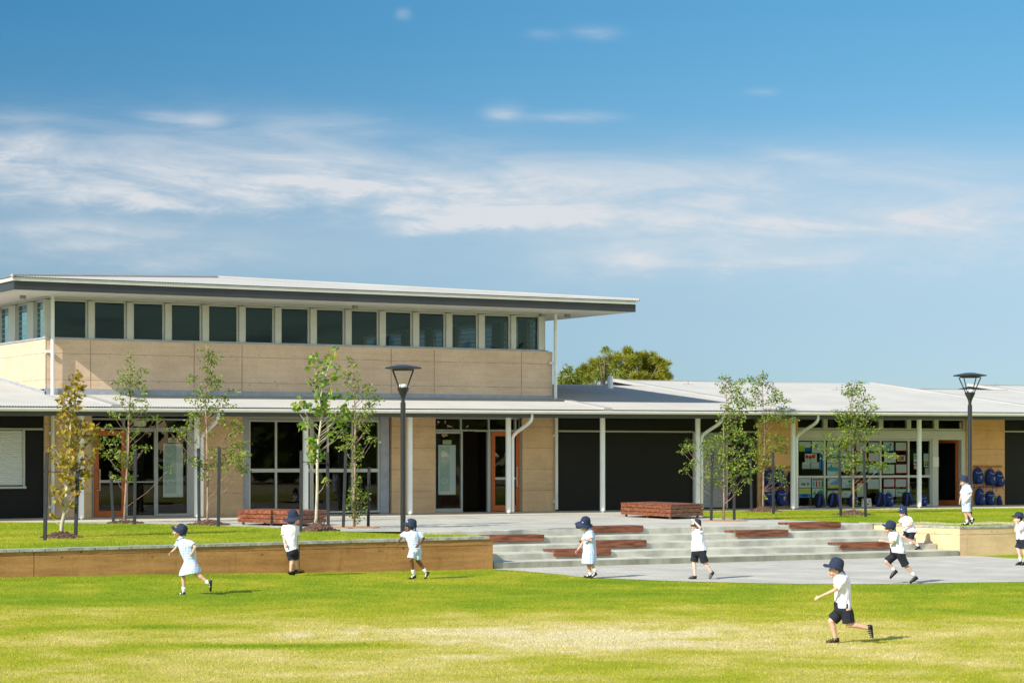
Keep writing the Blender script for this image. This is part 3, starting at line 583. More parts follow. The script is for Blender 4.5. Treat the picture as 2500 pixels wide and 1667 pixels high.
# verandah columns and downpipes
COLX = [198, 480.5, 746, 1000.5, 1241, 1471, 1703.5, 1936, 2244]
for x in COLX:
    u = ux(x, VC); mb = MB(); mb.cyl((u, VC, T+.045), (u, VC, ze(u)-.1), .076, 20); mb.cyl((u, VC, T), (u, VC, T+.045), .035, 10)
    mb.build('verandah_column', 'white_metal', hall if x < 1360 else wing, smooth=False)
    o_ = bpy.data.objects[-1] if False else None
for x, xe in ((480.5, 518), (1241, 1285.5), (1703.5, 1741.5), (1936, 1974.5)):
    u = ux(x, VC)+.14; z = ze(u)-.11; mb = MB()
    pts = [(u+.06, VE+.03, z+.02), (u+.06, VE+.03, z-.12)]
    for k in range(9):
        t = k/8; s = smooth(t); pts.append((u+.06-.06*s, VE+.03+(VC-VE-.03)*s, z-.12-.55*t))
    # gentle swan neck then straight down beside the column
    pts += [(u, VC, z-.80), (u, VC, T+.05)]
    mb.tube(pts, .048, 14)
    mb.build('downpipe', 'white_metal', hall if x < 1360 else wing, smooth=True)
for x in (128.5, 1358):
    mb = MB(); u = ux(x, VW-.12); mb.cyl((u, VW-.13, T+.05), (u, VW-.13, ZT-.3), .05, 14)
    mb.box(u-.1, u+.02, VW-.12, VW-.061, T+.25, T+.33); mb.box(u-.1, u+.02, VW-.12, VW-.061, 2.85, 2.93); mb.build('downpipe', 'white_metal', hall)
# lower roof
CP = 0.076
def corr(mb, u0, u1, vb, name=None, vf=VE-.03, dz=0.0, step=6):
    n = int((u1-u0)/CP*step); vs_, fs = [], []
    for i in range(n+1):
        u = u0+i*CP/step; w_ = 0.010*math.cos(2*math.pi*i/step); e = vb(u) if callable(vb) else vb
        for v in (vf, vf+.5, e): vs_.append((u, v, roofz(u, v)+w_*0.9+dz+.022))
    for i in range(n):
        for j in range(2): a = i*3+j; fs.append((a, a+3, a+4, a+1))
    mb.add(vs_, fs)
VL, VA = 63.6, 65.6
uA0 = ux(1935, VE); uA1 = ux(2135, VA); uB0 = ux(2373, VA)
mb = MB(); corr(mb, 6, UL-.02, VL); mb.build('lower_roof', 'zinc_roof', hall)
mb = MB(); corr(mb, UL-.02, UR+.02, VW-.005); mb.build('verandah_roof', 'zinc_roof', hall)
for a, b, vr, nm in ((UR+.02, uA0, VL, 'lower_roof'), (uA1, uB0, VL, 'lower_roof'), (uA0, uA1, VA, 'classroom_roof'), (uB0, 66, VA, 'classroom_roof')):
    mb = MB(); corr(mb, a, b, vr); z = roofz(a, vr); z2 = roofz(b, vr); mb.quad((a, vr, z), (b, vr, z2), (b, vr+9, z2-1.1), (a, vr+9, z-1.1))
    mb.build(nm, 'zinc_roof', wing)
    mb = MB(); mb.box(a, b, vr-.12, vr+.12, z-.02, z+.05); mb.build('ridge_cap', 'zinc_roof', wing)
for a in (uA0, uB0):   # dark gable ends where the deeper roof stands clear of the lower one
    mb = MB(); z = lambda v: roofz(a, v)
    mb.add([(a+.06, VL-.6, z(VL-.6)-.05), (a+.06, VA, z(VA)-.05), (a+.06, VA+6, z(VA)-.8), (a+.06, VA+6, z(VA)-2), (a+.06, VL-.6, z(VL)-2)], [(0, 1, 2, 3, 4)]); mb.build('gable', 'fascia', wing)
def capping(par, u, v0, v1, wdt=.17, h=.07, dz=0.0):
    mb = MB(); a, b = roofz(u, v0)+dz, roofz(u, v1)+dz
    for s in (1,):
        mb.add([(u-wdt,v0,a-.02),(u+wdt,v0,a-.02),(u+wdt,v1,b-.02),(u-wdt,v1,b-.02),(u-wdt*.75,v0,a+h),(u+wdt*.75,v0,a+h),(u+wdt*.75,v1,b+h),(u-wdt*.75,v1,b+h)],
           [(0,3,2,1),(4,5,6,7),(0,1,5,4),(1,2,6,5),(2,3,7,6),(3,0,4,7)])
    mb.build('roof_capping', 'zinc_roof', par)
capping(hall, 20.03, VE+.02, VW-.02); capping(hall, UR, VE+.02, VW-.4); capping(wing, uA0, VE+.02, VA+.1); capping(wing, uA1, VE+.02, VA+.1); capping(wing, uB0, VE+.02, VA+.1)
# gutter, eave beam, soffit
for par, a, b in ((hall, 6, UR+.02), (wing, UR+.024, 66)):
    prof = [(-.055, -.012), (-.115, -.02), (-.125, -.045), (-.12, -.085), (-.09, -.108), (.0, -.11), (.0, -.012)]
    mb = MB(); mb.loft([[(u, VE+dv, ze(u)+dz) for dv, dz in prof] for u in (a, b)]); mb.build('gutter', 'gutter_metal', par, smooth=False)
    mb = MB(); mb.loft([[(u, VE+dv, ze(u)+dz) for dv, dz in ((.004, -.02), (.004, -.215), (.06, -.215), (.06, -.02))] for u in (a, b)])
    mb.build('eave_beam', 'beam_dark', par)
    mb = MB(); mb.loft([[(u, VE+dv, ze(u)+dz) for dv, dz in ((.062, -.15), (.062, -.17), (VW-VE-.07, -.17), (VW-VE-.07, -.15))] for u in (a, b)]); mb.build('verandah_soffit', 'soffit', par)
# roof vents and anchor brackets
mb = MB(); p = vp(1490, 960, 62.5); mb.cyl((p.x, 62.5, roofz(p.x, 62.5)-.05), (p.x, 62.5, roofz(p.x, 62.5)+.42), .09, 12); mb.build('vent_pipe', 'white_metal', wing)
mb = MB()
for x, v in ((1680, 64.3), (2043, 62.7), (2430, 65.3)):
    u = ux(x, v); z = roofz(u, v); mb.cyl((u, v, z), (u, v, z+.14), .012, 6); mb.box(u-.22, u+.22, v-.02, v+.02, z+.01, z+.035)
mb.build('roof_anchor', 'bracket', wing)

# ---------------------------------------------------------------- upper storey of the hall
ZS, ZF = 5.373, 6.492
DEPTH = 17.0
mb = MB(); mb.box(UL, UR, VW, VW+.3, 4.06, ZS); mb.build('upper_wall', 'earth_upper', hall)
mb = MB(); mb.box(UL+.002, UL+.3, VW+.302, VW+DEPTH, 4.06, ZS); mb.build('upper_wall', 'earth_upper', hall)
mb = MB(); mb.box(UR-.3, UR-.002, VW+.302, VW+DEPTH, 4.06, ZS); mb.box(UL+.3, UR-.3, VW+DEPTH-.3, VW+DEPTH, 4.06, ZF); mb.build('upper_wall', 'earth_upper', hall)
mb = MB()  # panel joints as recessed dark grooves between the rammed lifts
for x in (112, 221, 474, 591, 955, 1060, 1273):
    u = ux(x, VW); mb.box(u-.008, u+.008, VW-.004, VW+.02, 4.07, ZS-.02)
mb.build('wall_joint', 'bark_pear', hall)
mb = MB(); mb.box(UL-.03, UR+.01, VW-.035, VW-.001, 3.9, 4.075); mb.box(UL-.03, UL-.002, VW, VW+8, 3.9, 5.0)
# flashing on the left return follows the lower roof
mb = MB(); mb.box(UL-.03, UR+.01, VW-.04, VW-.001, 3.9, 4.072)
mb.add([(UL-.04,VW-.04,3.8),(UL-.001,VW-.04,3.8),(UL-.001,VL+2,3.8),(UL-.04,VL+2,3.8),(UL-.04,VW-.04,roofz(UL,VW)+.10),(UL-.001,VW-.04,roofz(UL,VW)+.10),(UL-.001,VL+2,roofz(UL,VL+2)+.10),(UL-.04,VL+2,roofz(UL,VL+2)+.10)],
       [(0,3,2,1),(4,5,6,7),(0,1,5,4),(1,2,6,5),(2,3,7,6),(3,0,4,7)])
mb.build('base_flashing', 'flashing', hall)
WX = [(134,212),(235,306.5),(330,400),(423,491),(514,581),(603.5,668.6),(691,755),(777.5,840.6),(862.5,924),(946,1006),(1027.7,1087),(1108.7,1166.5),(1188,1245.5),(1264.7,1325)]
ZB, ZW = zv(700, 838.5, VW), zv(700, 753.5, VW)
def lerp(a, b, t): return a+(b-a)*t
for i, (a, b) in enumerate(WX):
    ua, uu = ux(a, VW), ux(b, VW); mb = MB(); v0, v1 = VW+.10, VW+.17
    fw = .05; za, zb = ZB-.045, ZW+.05
    mb.box(ua-.05, ua, v0, v1, za, zb); mb.box(uu, uu+.05, v0, v1, za, zb); mb.box(ua, uu, v0+.002, v1, zb-.05, zb); mb.box(ua, uu, v0+.002, v1, za, za+.05)
    w_ = mb.build('clerestory_window', 'frame_grey', hall); g = MB(); g.quad((ua, VW+.13, za+.03), (uu, VW+.13, za+.03), (uu, VW+.13, zb-.03), (ua, VW+.13, zb-.03)); g.build('pane', 'glass_tinted', w_)
# posts between the clerestory windows
edges = [UL] + [x for a, b in WX for x in (ux(a, VW)-.055, ux(b, VW)+.055)] + [UR-.45]
for k in range(0, len(edges), 2):
    a, b = edges[k], edges[k+1]
    mb = MB(); mb.box(a, b, VW+.03, VW+.22, ZS+.05, ZF-.08); mb.build('clerestory_post', 'frame_grey', hall)
mb = MB(); mb.box(UL-.02, UR-.42, VW-.02, VW+.24, ZS+.002, ZS+.048); mb.build('clerestory_sill', 'flashing', hall)
mb = MB(); mb.box(UL+.002, UR-.44, VW+.02, VW+.24, ZW+.055, ZF-.002); mb.build('clerestory_head', 'frame_grey', hall)
# glazed side walls (left faces the sun, right is seen through the room)
def vu(x): return upl(x, HY, UL).y
SW = [(-42, -12), (-6, 16.4), (35.5, 61.6), (80, 110.6)]
sidev = [(vu(b), vu(a)) for a, b in SW][::-1]; dv = sidev[1][0]-sidev[0][0]
while sidev[-1][1]+dv < VW+DEPTH-.5: sidev.append((sidev[-1][0]+dv, sidev[-1][1]+dv))
for U, sgn in ((UL, 1), (UR, -1)):
    prev = VW+.25
    for a, b in sidev:
        a = max(a, VW+.3); x0, x1 = U+sgn*.10, U+sgn*.17
        if U == UL or True:
            mb = MB(); mb.box(x0, x1, a-.05, a, ZB-.045, ZW+.05); mb.box(x0, x1, b, b+.05, ZB-.045, ZW+.05); mb.box(x0+.002*sgn, x1, a, b, ZW, ZW+.05); mb.box(x0+.002*sgn, x1, a, b, ZB-.045, ZB)
            nl = 7
            for q in range(1, nl): zq = lerp(ZB, ZW, q/nl); mb.box(x0+.02*sgn, x1, a, b, zq-.006, zq+.006)
            w_ = mb.build('clerestory_window', 'frame_grey', hall); g = MB(); xq = U+sgn*.13; g.quad((xq, a, ZB-.01), (xq, b, ZB-.01), (xq, b, ZW+.01), (xq, a, ZW+.01)); g.build('pane', 'glass_tinted' if U == UL else 'glass', w_)
        if a-.06 > prev: mb = MB(); mb.box(U+sgn*.03, U+sgn*.22, prev, a-.055, ZS+.05, ZF-.08); mb.build('clerestory_post', 'frame_grey', hall)
        prev = b+.055
    mb = MB(); mb.box(U+sgn*.03, U+sgn*.22, prev, VW+DEPTH-.31, ZS+.05, ZF-.08); mb.build('clerestory_post', 'frame_grey', hall)
    mb = MB(); mb.box(U-sgn*.02, U+sgn*.24, VW+.26, VW+DEPTH-.31, ZS+.002, ZS+.048); mb.build('clerestory_sill', 'flashing', hall)
    mb = MB(); mb.box(U+sgn*.02, U+sgn*.24, VW+.26, VW+DEPTH-.31, ZW+.055, ZF-.002); mb.build('clerestory_head', 'frame_grey', hall)
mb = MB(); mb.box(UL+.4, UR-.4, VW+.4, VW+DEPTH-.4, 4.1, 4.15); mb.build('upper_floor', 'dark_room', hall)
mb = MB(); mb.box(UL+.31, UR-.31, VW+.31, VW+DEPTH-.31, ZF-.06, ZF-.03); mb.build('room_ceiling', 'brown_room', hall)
mb = MB(); mb.box(UL+.4, UR-.4, VW+12, VW+12.1, 4.2, ZF-.01); mb.build('room_wall', 'dark_room', hall)  # dark partition added inside so the clerestory panes stay dark
# hipped roof with dark fascia
FU0, FU1, FV0 = 17.735, 36.345, 56.9
FV1 = FV0+19.5
mb = MB(); mb.box(FU0+.03, FU1-.03, FV0+.03, FV1-.03, ZF, ZF+.02); mb.build('soffit', 'soffit', hall)
mb = MB(); zt = 6.737
mb.box(FU0, FU1, FV0, FV0+.028, ZF+.003, zt); mb.box(FU0, FU1, FV1-.028, FV1, ZF+.003, zt); mb.box(FU0, FU0+.028, FV0+.029, FV1-.029, ZF+.003, zt); mb.box(FU1-.028, FU1, FV0+.029, FV1-.029, ZF+.003, zt)
mb.build('fascia_board', 'fascia', hall)
mb = MB(); g0 = -.05
mb.box(FU0+.02, FU1-.02, FV0+g0, FV0-.001, zt-.02, zt+.065); mb.box(FU0-.05, FU0+.018, FV0+g0, FV1, zt-.02, zt+.065)
mb.build('gutter', 'gutter_metal', hall)
HP = 0.10; ze2 = zt+.085; um = (FU0+FU1)/2; hw = (FU1-FU0)/2+.08
mb = MB(); step = 6; u0 = FU0-.08; n = int((FU1-FU0+.16)/CP*step)
vs_, fs = [], []; vf = FV0-.08
for i in range(n+1):
    u = u0+i*CP/step; w_ = .009*math.cos(2*math.pi*i/step); lim = max(.02, min(u-u0, FU1+.08-u, hw))
    for t in (0, .5, 1): vs_.append((u, vf+lim*t, ze2+HP*lim*t+w_))
for i in range(n):
    for j in range(2): a = i*3+j; fs.append((a, a+3, a+4, a+1))
mb.add(vs_, fs)
vs_, fs = [], []; n = int((FV1-FV0+.16)/CP*step)
for i in range(n+1):
    v = vf+i*CP/step; w_ = .010*math.cos(2*math.pi*i/step); lim = max(.02, min(v-vf, vf+2*hw-v, hw))
    for t in (0, .5, 1): vs_.append((u0+lim*t, v, ze2+HP*lim*t+w_))
for i in range(n):
    for j in range(2): a = i*3+j; fs.append((a, a+1, a+4, a+3))
mb.add(vs_, fs)
A = Vector((um, vf+hw, ze2+HP*hw)); e1 = Vector((FU1+.08, vf, ze2)); e2 = Vector((FU1+.08, vf+2*hw, ze2)); e3 = Vector((u0, vf+2*hw, ze2))
mb.add([e1, e2, A], [(0, 1, 2)]); mb.add([e2, e3, A], [(0, 1, 2)])
e0 = Vector((u0, vf, ze2))
for e in (e0, e1): mb.tube([e+Vector((0, 0, .02)), A+Vector((0, 0, .02))], [.045, .05], 8)
mb.build('hip_roof', 'zinc_roof', hall)
# corner downpipes of the upper storey
for x in (128.5, 1356):
    v = VW-.14; u = ux(x, v); mb = MB(); mb.cyl((u, v, roofz(u, v)+.0), (u, v, ZF), .05, 14); mb.box(u-.16, u-.02, v+.03, v+.13, 5.0, 5.07); mb.build('downpipe', 'white_metal', hall)
# soffit lights
mb = MB()
for x, y in ((83, 726), (806, 746), (1371, 772)):
    p = gp(x, y, ZF) if False else None
for u, v in ((18.6, 58.9), (27.9, 58.2), (35.1, 58.7)): mb.box(u-.07, u+.07, v-.05, v+.05, ZF-.09, ZF-.001)
mb.build('soffit_light', 'bracket', hall)
# ================================================================ LAMPS
def lamp(pbase, top, label):
    x, y, z = pbase; t = thing('street_lamp', pbase, label, 'lamp', 'black park lamps'); h = top-z
    mb = MB(); mb.lathe(pbase, [(.055, -.05), (.055, h-.80), (.048, h-.79), (.040, h-.78), (.040, h-.71)], 16); mb.build('pole', 'lamp_black', t, smooth=False)
    zc = h-.71
    mb = MB(); mb.lathe(pbase, [(.042, zc), (.05, zc+.04), (.125, zc+.20), (.128, zc+.225), (.10, zc+.23)], 20); mb.build('collar', 'lamp_black', t)
    mb = MB(); mb.lathe(pbase, [(.085, zc+.231), (.085, zc+.27), (.07, zc+.30), (.02, zc+.305)], 18); mb.build('lamp_lens', 'lamp_glass', t, smooth=True)
    for k in range(4):
        a = math.radians(20+90*k); mb = MB(); c, s = math.cos(a), math.sin(a)
        mb.tube([(x+.105*c, y+.105*s, z+zc+.20), (x+.30*c, y+.30*s, z+h-.12)], .013, 8); mb.build('strut', 'lamp_black', t)
    mb = MB(); mb.lathe(pbase, [(.24, h-.125), (.25, h-.10), (.40, h-.085), (.405, h-.06), (.12, h-.005), (.01, h)], 8); mb.build('lamp_hood', 'lamp_black', t)
lamp(gp(984, 1303, T), 4.205, 'tall black park lamp with flared four strut head, in front of the sandstone coloured pier')
lamp(gp(2368, 1276.5, T), 4.318, 'tall black park lamp behind the child walking on the right garden wall')

# ================================================================ TREES
def leaf_shape(kind):
    if kind == 'pear':   # folded pointed leaf
        v = [(0, 0, 0), (.30, .34, .10), (.42, .75, .06), (0, 1.35, -.18), (-.42, .75, .06), (-.30, .34, .10), (0, .6, -.03)]
        f = [(0, 1, 6), (1, 2, 6), (2, 3, 6), (3, 4, 6), (4, 5, 6), (5, 0, 6)]
        return np.array(v), f
    if kind == 'maple':
        pts = [(0, 0), (.22, .06), (.62, -.10), (.52, .22), (.98, .42), (.60, .56), (.72, .92), (.34, .78), (.30, 1.02), (0, 1.42), (-.30, 1.02), (-.34, .78), (-.72, .92), (-.60, .56), (-.98, .42), (-.52, .22), (-.62, -.10), (-.22, .06)]
        v = [(0, .38, -.06)]+[(x, y, .10*abs(x)-.12*max(0, y-.5)) for x, y in pts]
        return np.array(v), [(0, i, i % 18+1) for i in range(1, 19)]
    if kind == 'needle':
        return np.array([(-.10, 0, 0), (.10, 0, 0), (.03, 1.5, .25), (-.03, 1.5, .25)]), [(0, 1, 2, 3)]
    if kind == 'strap':
        return np.array([(-.05, 0, 0), (.05, 0, 0), (.15, .8, -.1), (0, 1.8, -.35), (-.15, .8, -.1)]), [(0, 1, 2, 3, 4)]
def leaves(name, kind, matn, spots, size, parent, droop=0.5, spread_up=0.0, seed=1, tone=None):
    """spots: list of (centre Vector, radius vec3, count); every leaf a small folded face set in one crown mesh"""
    rs = np.random.RandomState(seed); base, faces = leaf_shape(kind); V, Fc, Rn = [], [], []; off = 0; nbv = len(base)
    for c, rad, cnt, bias in spots:
        for _ in range(cnt):
            d = rs.normal(size=3); d /= np.linalg.norm(d); r = rs.rand()**0.45; p = np.array(c)+d*np.array(rad)*r
            ax = rs.normal(size=3)*np.array([1, 1, .55])+np.array([0, 0, spread_up-droop]); ax += d*0.5; ax /= np.linalg.norm(ax)
            nn = rs.normal(size=3)*.8+np.array([-.35, -.45, .75]); nn -= ax*nn.dot(ax); nn /= np.linalg.norm(nn); sd = np.cross(ax, nn)
            s = size*(.65+.6*rs.rand()); V.append(p+s*(base[:, :1]*sd+base[:, 1:2]*ax+base[:, 2:3]*nn))
            Fc += [tuple(i+off for i in f) for f in faces]; off += nbv
            t = min(1, max(0, rs.beta(1.7, 2.6)+bias)); Rn += [t]*nbv
    V = np.concatenate(V); me = bpy.data.meshes.new(name); me.from_pydata(V.tolist(), [], Fc); me.update()
    at = me.attributes.new('rnd', 'FLOAT', 'POINT'); at.data.foreach_set('value', Rn); me.materials.append(MATS[matn])
    o = bpy.data.objects.new(name, me); C.objects.link(o)
    if parent is not None: o.parent = parent; o.location = -WPOS[parent.name]
    WPOS[o.name] = Vector((0, 0, 0)); return o
def crop(ox, oy, sc, L): return [(ox+a[0]/sc, oy+a[1]/sc, a[2]/sc, a[3]/sc) for a in L]
DENS = 1.75
def young_tree(name, base, trunk, blobs, label, kind='pear', matn='leaf_pear', bark='bark_pear', size=.048, dens=1.0, seed=3, r0=.032, spread=.30, group=None):
    b = gp(base[0], base[1], T); d = (b-CAMP).dot(FW); t = thing(name, b, label, 'tree', group); rr = random.Random(seed)
    pts = [b-Vector((0, 0, .05))]+[dp(x, y, d+rr.uniform(-.03, .03)) for x, y in trunk]; n = len(pts)
    mb = MB(); mb.tube(pts, [r0*(1-.85*i/(n-1)) for i in range(n)], 10)
    spots = []
    cx = lambda y: np.interp(y, [q[1] for q in trunk[::-1]], [q[0] for q in trunk[::-1]])
    for (x, y, rx, ry) in blobs:
        dx = x-cx(y); reach = min(abs(dx)/F*d, .8); off = rr.uniform(-1, 1)*(.10+.55*(spread-.0)*min(1, .4+reach)) 
        c = dp(x, y, d+off); rxm, rym = rx/F*d, ry/F*d; dr = (rxm+rym)*.55
        rad = (abs(RT.x)*rxm+abs(FW.x)*dr, abs(RT.y)*rxm+abs(FW.y)*dr, rym)
        cnt = max(4, int(rxm*rym*3.14/(size*size*.62)*dens*DENS*rr.uniform(.7, 1.2))); spots.append((tuple(c), rad, cnt, rr.uniform(-.14, .16)))
        # twig from the trunk to the leaf cluster
        ty = y+max(12, abs(dx)*.85+14); ty = min(ty, trunk[0][1]); s = dp(cx(ty), ty, d); e = dp(x, y-ry*.3, d+off); m = (s+e)/2+Vector((0, 0, -.03-.08*reach))
        if (e-s).length > .07 and rr.random() < .85: mb.tube([s, m, e], [.0065, .0048, .002], 5)
    mb.build('trunk', bark, t, smooth=True)
    leaves('crown', kind, matn, spots, size, t, seed=seed); return t, b, d
CA = lambda L: crop(240, 830, 5.8075, L)
CB = lambda L: crop(690, 830, 5.808, L)
C4 = lambda L: crop(1700, 860, 2.94, L)
C5 = lambda L: crop(0, 980, 4.355, L)
C2 = lambda L: crop(380, 980, 4.355, L)
C7 = lambda L: crop(700, 980, 4.355, L)
CC = lambda L: crop(1660, 900, 4.9, L)
CE = lambda L: crop(80, 890, 3.645, L)
B2 = CA([(450,160,40,25),(445,260,50,60),(450,350,60,50),(320,425,75,35),(470,430,60,60),(640,430,80,45),(560,500,50,40),(350,550,60,60),(240,590,45,30),(460,560,80,80),(600,580,50,50),(400,650,70,50),(560,650,70,50),(650,640,30,40),(220,690,40,30),(310,720,50,40),(440,720,70,50),(640,740,60,60),(450,780,60,40),(290,830,60,50),(350,880,40,40),(540,850,60,50),(640,850,50,40),(700,920,50,40),(470,900,50,40),(480,980,60,60),(600,980,60,50),(660,1000,60,40),(190,1040,50,50),(270,1060,60,60),(440,1060,70,60),(480,1120,50,50),(640,1150,50,60),(750,1100,60,50),(830,1110,60,60),(140,1220,50,50),(220,1300,60,60),(400,1290,70,40),(560,1280,50,60),(70,1400,55,70),(200,1440,80,60),(300,1380,60,60),(450,1400,60,70),(530,1500,60,50),(680,1520,50,50),(40,1530,40,30)]) + C5([(1240,520,60,50),(1280,590,60,60),(1340,600,60,60),(1400,560,60,60),(1380,660,60,60),(1220,800,50,30),(1340,810,60,40),(1400,800,40,40),(1540,490,50,50),(1130,560,50,50),(1270,680,40,60),(1710,690,35,30),(1810,720,30,50)])
B3 = CA([(1540,60,40,40),(1480,130,50,40),(1590,170,60,50),(1570,230,80,60),(1680,230,60,50),(1530,290,70,50),(1620,320,70,60),(1520,400,70,50),(1580,430,60,40),(1640,510,70,50),(1530,540,70,60),(1690,570,60,50),(1340,540,70,50),(1280,580,40,30),(1580,590,70,60),(1480,660,50,50),(1640,660,60,50),(1610,700,40,30),(1710,640,30,30),(1860,710,50,50),(1970,710,40,35),(1800,790,70,60),(1400,740,60,60),(1500,770,70,50),(1600,790,60,50),(1270,830,60,40),(1380,850,70,60),(1480,840,50,40),(1560,860,50,40),(1720,860,60,50),(1420,930,60,60),(1530,960,60,60),(1650,940,60,50),(1830,930,60,40),(1930,930,50,40),(1300,1050,70,60),(1390,1080,80,70),(1490,1030,60,50),(1580,1010,70,60),(1690,1030,70,60),(1650,1110,60,50),(1780,1090,50,50),(1770,1190,50,40),(1400,1180,60,60),(1290,1150,50,50),(1480,1240,60,50),(1590,1330,40,60),(1350,1410,40,50),(1110,1250,50,50),(1250,1270,60,60),(980,1270,40,40),(1170,1330,60,60),(1250,1420,30,30),(1960,1160,60,60),(1910,1250,60,60),(2030,1220,60,60),(2040,1290,50,60),(1850,1380,50,50),(1930,1330,60,60),(1950,1490,80,60),(1870,1540,60,40),(2020,1480,60,60),(2120,1450,50,50),(1660,1550,40,30)]) + C2([(370,600,60,50),(430,640,60,50),(500,700,60,50),(530,790,60,50),(620,540,60,50),(640,620,70,60),(600,690,60,50),(720,640,60,60),(800,560,60,60),(840,610,60,60),(900,600,60,60),(950,560,50,40),(880,690,60,60),(930,720,60,60),(720,720,50,50),(860,480,60,50)])
B4 = CB([(760,100,50,35),(700,200,80,60),(440,190,60,50),(390,280,50,40),(470,290,50,50),(660,290,70,40),(740,370,60,60),(600,350,60,50),(430,350,70,60),(380,400,40,40),(520,440,70,60),(740,480,70,60),(690,530,50,50),(430,540,70,60),(540,530,60,50),(400,600,40,40),(500,620,70,60),(600,620,50,50),(470,690,60,50),(680,690,60,50),(560,760,80,60),(720,790,60,60),(640,800,70,60),(520,830,80,60),(640,880,80,60),(340,900,70,60),(200,870,60,60),(190,980,60,60),(250,950,70,60),(420,950,80,60),(540,950,80,60),(480,1040,70,50),(600,1000,60,50),(690,1010,60,50),(240,1180,40,30),(270,1230,50,40),(340,1150,60,60),(410,1200,60,50),(850,1050,70,60),(800,960,60,50),(900,950,60,50),(990,850,60,60),(900,780,50,50),(950,1040,60,60),(1010,1130,50,50),(760,1110,60,60),(720,1190,60,60),(830,1150,70,60),(900,1200,60,60),(680,1300,50,40),(730,1370,60,40),(400,1420,60,50),(470,1480,60,50),(390,1510,40,40)]) + C7([(270,400,60,40),(300,540,60,60),(370,580,60,50),(230,640,40,30),(290,610,50,50),(430,840,40,50)])
B5 = CB([(940,230,30,30),(980,290,40,40),(1000,360,60,50),(910,420,30,30),(880,500,50,60),(1000,510,80,60),(1060,560,40,40),(910,590,30,40),(880,640,40,30),(960,670,40,40),(1030,650,40,40),(1070,720,40,40),(1060,800,40,40),(1220,640,60,50),(1230,700,70,50),(1180,700,40,50),(1240,790,80,60),(1380,830,60,40),(1210,870,70,60),(1310,880,60,50),(1170,930,60,50),(1260,940,70,60),(1050,950,50,40),(1230,1010,70,60),(1130,1050,70,60),(1200,1100,70,60),(1060,1130,60,50),(1290,1160,50,40),(1080,1200,70,60),(1190,1240,60,50),(1160,1290,50,40),(850,1310,60,60),(960,1320,50,50),(890,1390,60,50),(1000,1390,50,50),(930,1460,60,50),(1210,1410,50,50),(1300,1430,50,60),(860,1520,70,50),(1060,1510,60,60)]) + C7([(660,440,50,50),(600,490,60,40),(740,560,60,60),(760,600,40,40),(660,680,40,30),(760,690,30,30),(750,770,40,50),(760,830,30,40),(740,870,50,40),(720,940,60,50),(770,940,50,40),(700,1000,60,50),(780,1010,50,50),(840,1000,40,60),(690,1080,50,50),(760,1080,60,60),(800,1150,50,50),(700,1180,50,50),(750,1220,50,50),(750,1270,30,30),(900,400,50,40)])
B6 = CC([(480,100,30,30),(550,110,50,40),(580,170,60,60),(470,190,30,40),(510,260,50,40),(590,240,60,50),(690,200,60,60),(750,150,60,40),(820,120,50,40),(640,270,60,50),(730,260,70,60),(690,330,70,60),(620,370,50,50),(740,380,70,60),(820,400,70,60),(720,440,60,50),(550,450,60,50),(600,480,60,50),(660,530,70,60),(750,500,60,50),(530,550,60,50),(510,630,50,60),(580,600,60,50),(720,600,70,60),(640,690,60,60),(560,700,60,50),(690,750,60,60),(760,780,50,40),(560,800,70,60),(440,820,70,60),(640,820,70,60),(720,850,70,60),(840,850,60,60),(380,880,70,60),(520,900,80,60),(880,930,50,50),(110,880,60,50),(60,950,60,50),(150,960,50,50),(20,990,40,40),(300,930,60,50),(430,950,70,60),(560,980,80,60),(680,980,70,60),(340,1020,60,50),(470,1060,80,60),(600,1080,80,60),(720,1070,60,60),(370,1120,60,50),(520,1150,80,60),(640,1160,60,50),(760,1130,60,60),(180,1100,50,40),(110,1160,50,50),(50,1220,50,40),(330,1180,50,50),(430,1240,70,60),(620,1240,70,60),(730,1240,60,50),(820,1220,60,60),(340,1290,60,50),(400,1340,70,60),(470,1370,60,50),(600,1330,50,50),(800,1340,50,50),(650,1400,40,40),(690,1460,50,40),(640,1430,30,40),(900,1210,40,40)])
B7 = CC([(1000,80,50,40),(930,110,60,50),(900,170,60,60),(980,160,50,50),(880,250,60,50),(930,290,60,50),(900,350,60,50),(1080,200,50,60),(1130,290,60,60),(1170,330,60,60),(1130,370,60,50),(1230,370,60,50),(1290,390,30,30),(1000,400,60,50),(860,430,50,50),(1080,380,40,40),(870,540,60,50),(960,560,70,60),(1060,560,60,50),(1200,500,60,50),(1270,470,50,40),(1190,560,60,50),(1310,570,50,40),(1360,610,40,40),(950,630,60,50),(1060,600,60,50),(1140,600,60,50),(1250,650,60,40),(940,690,40,40),(970,730,40,40),(1090,780,50,40),(920,790,40,40),(1180,820,60,50),(990,860,60,50),(1050,830,40,40),(1210,860,60,50),(940,940,60,50),(1090,920,60,60),(1180,940,70,60),(1240,960,50,60),(870,1000,60,50),(960,1020,60,60),(1080,1020,50,50),(860,1040,40,40),(940,1090,50,50),(1050,1100,50,50),(970,1190,60,50),(930,1200,40,40),(1050,1130,40,40),(1180,1240,50,50),(1210,1310,50,50),(1100,1300,50,50),(1260,1370,40,30),(1220,1170,50,40),(1030,1530,25,40)])
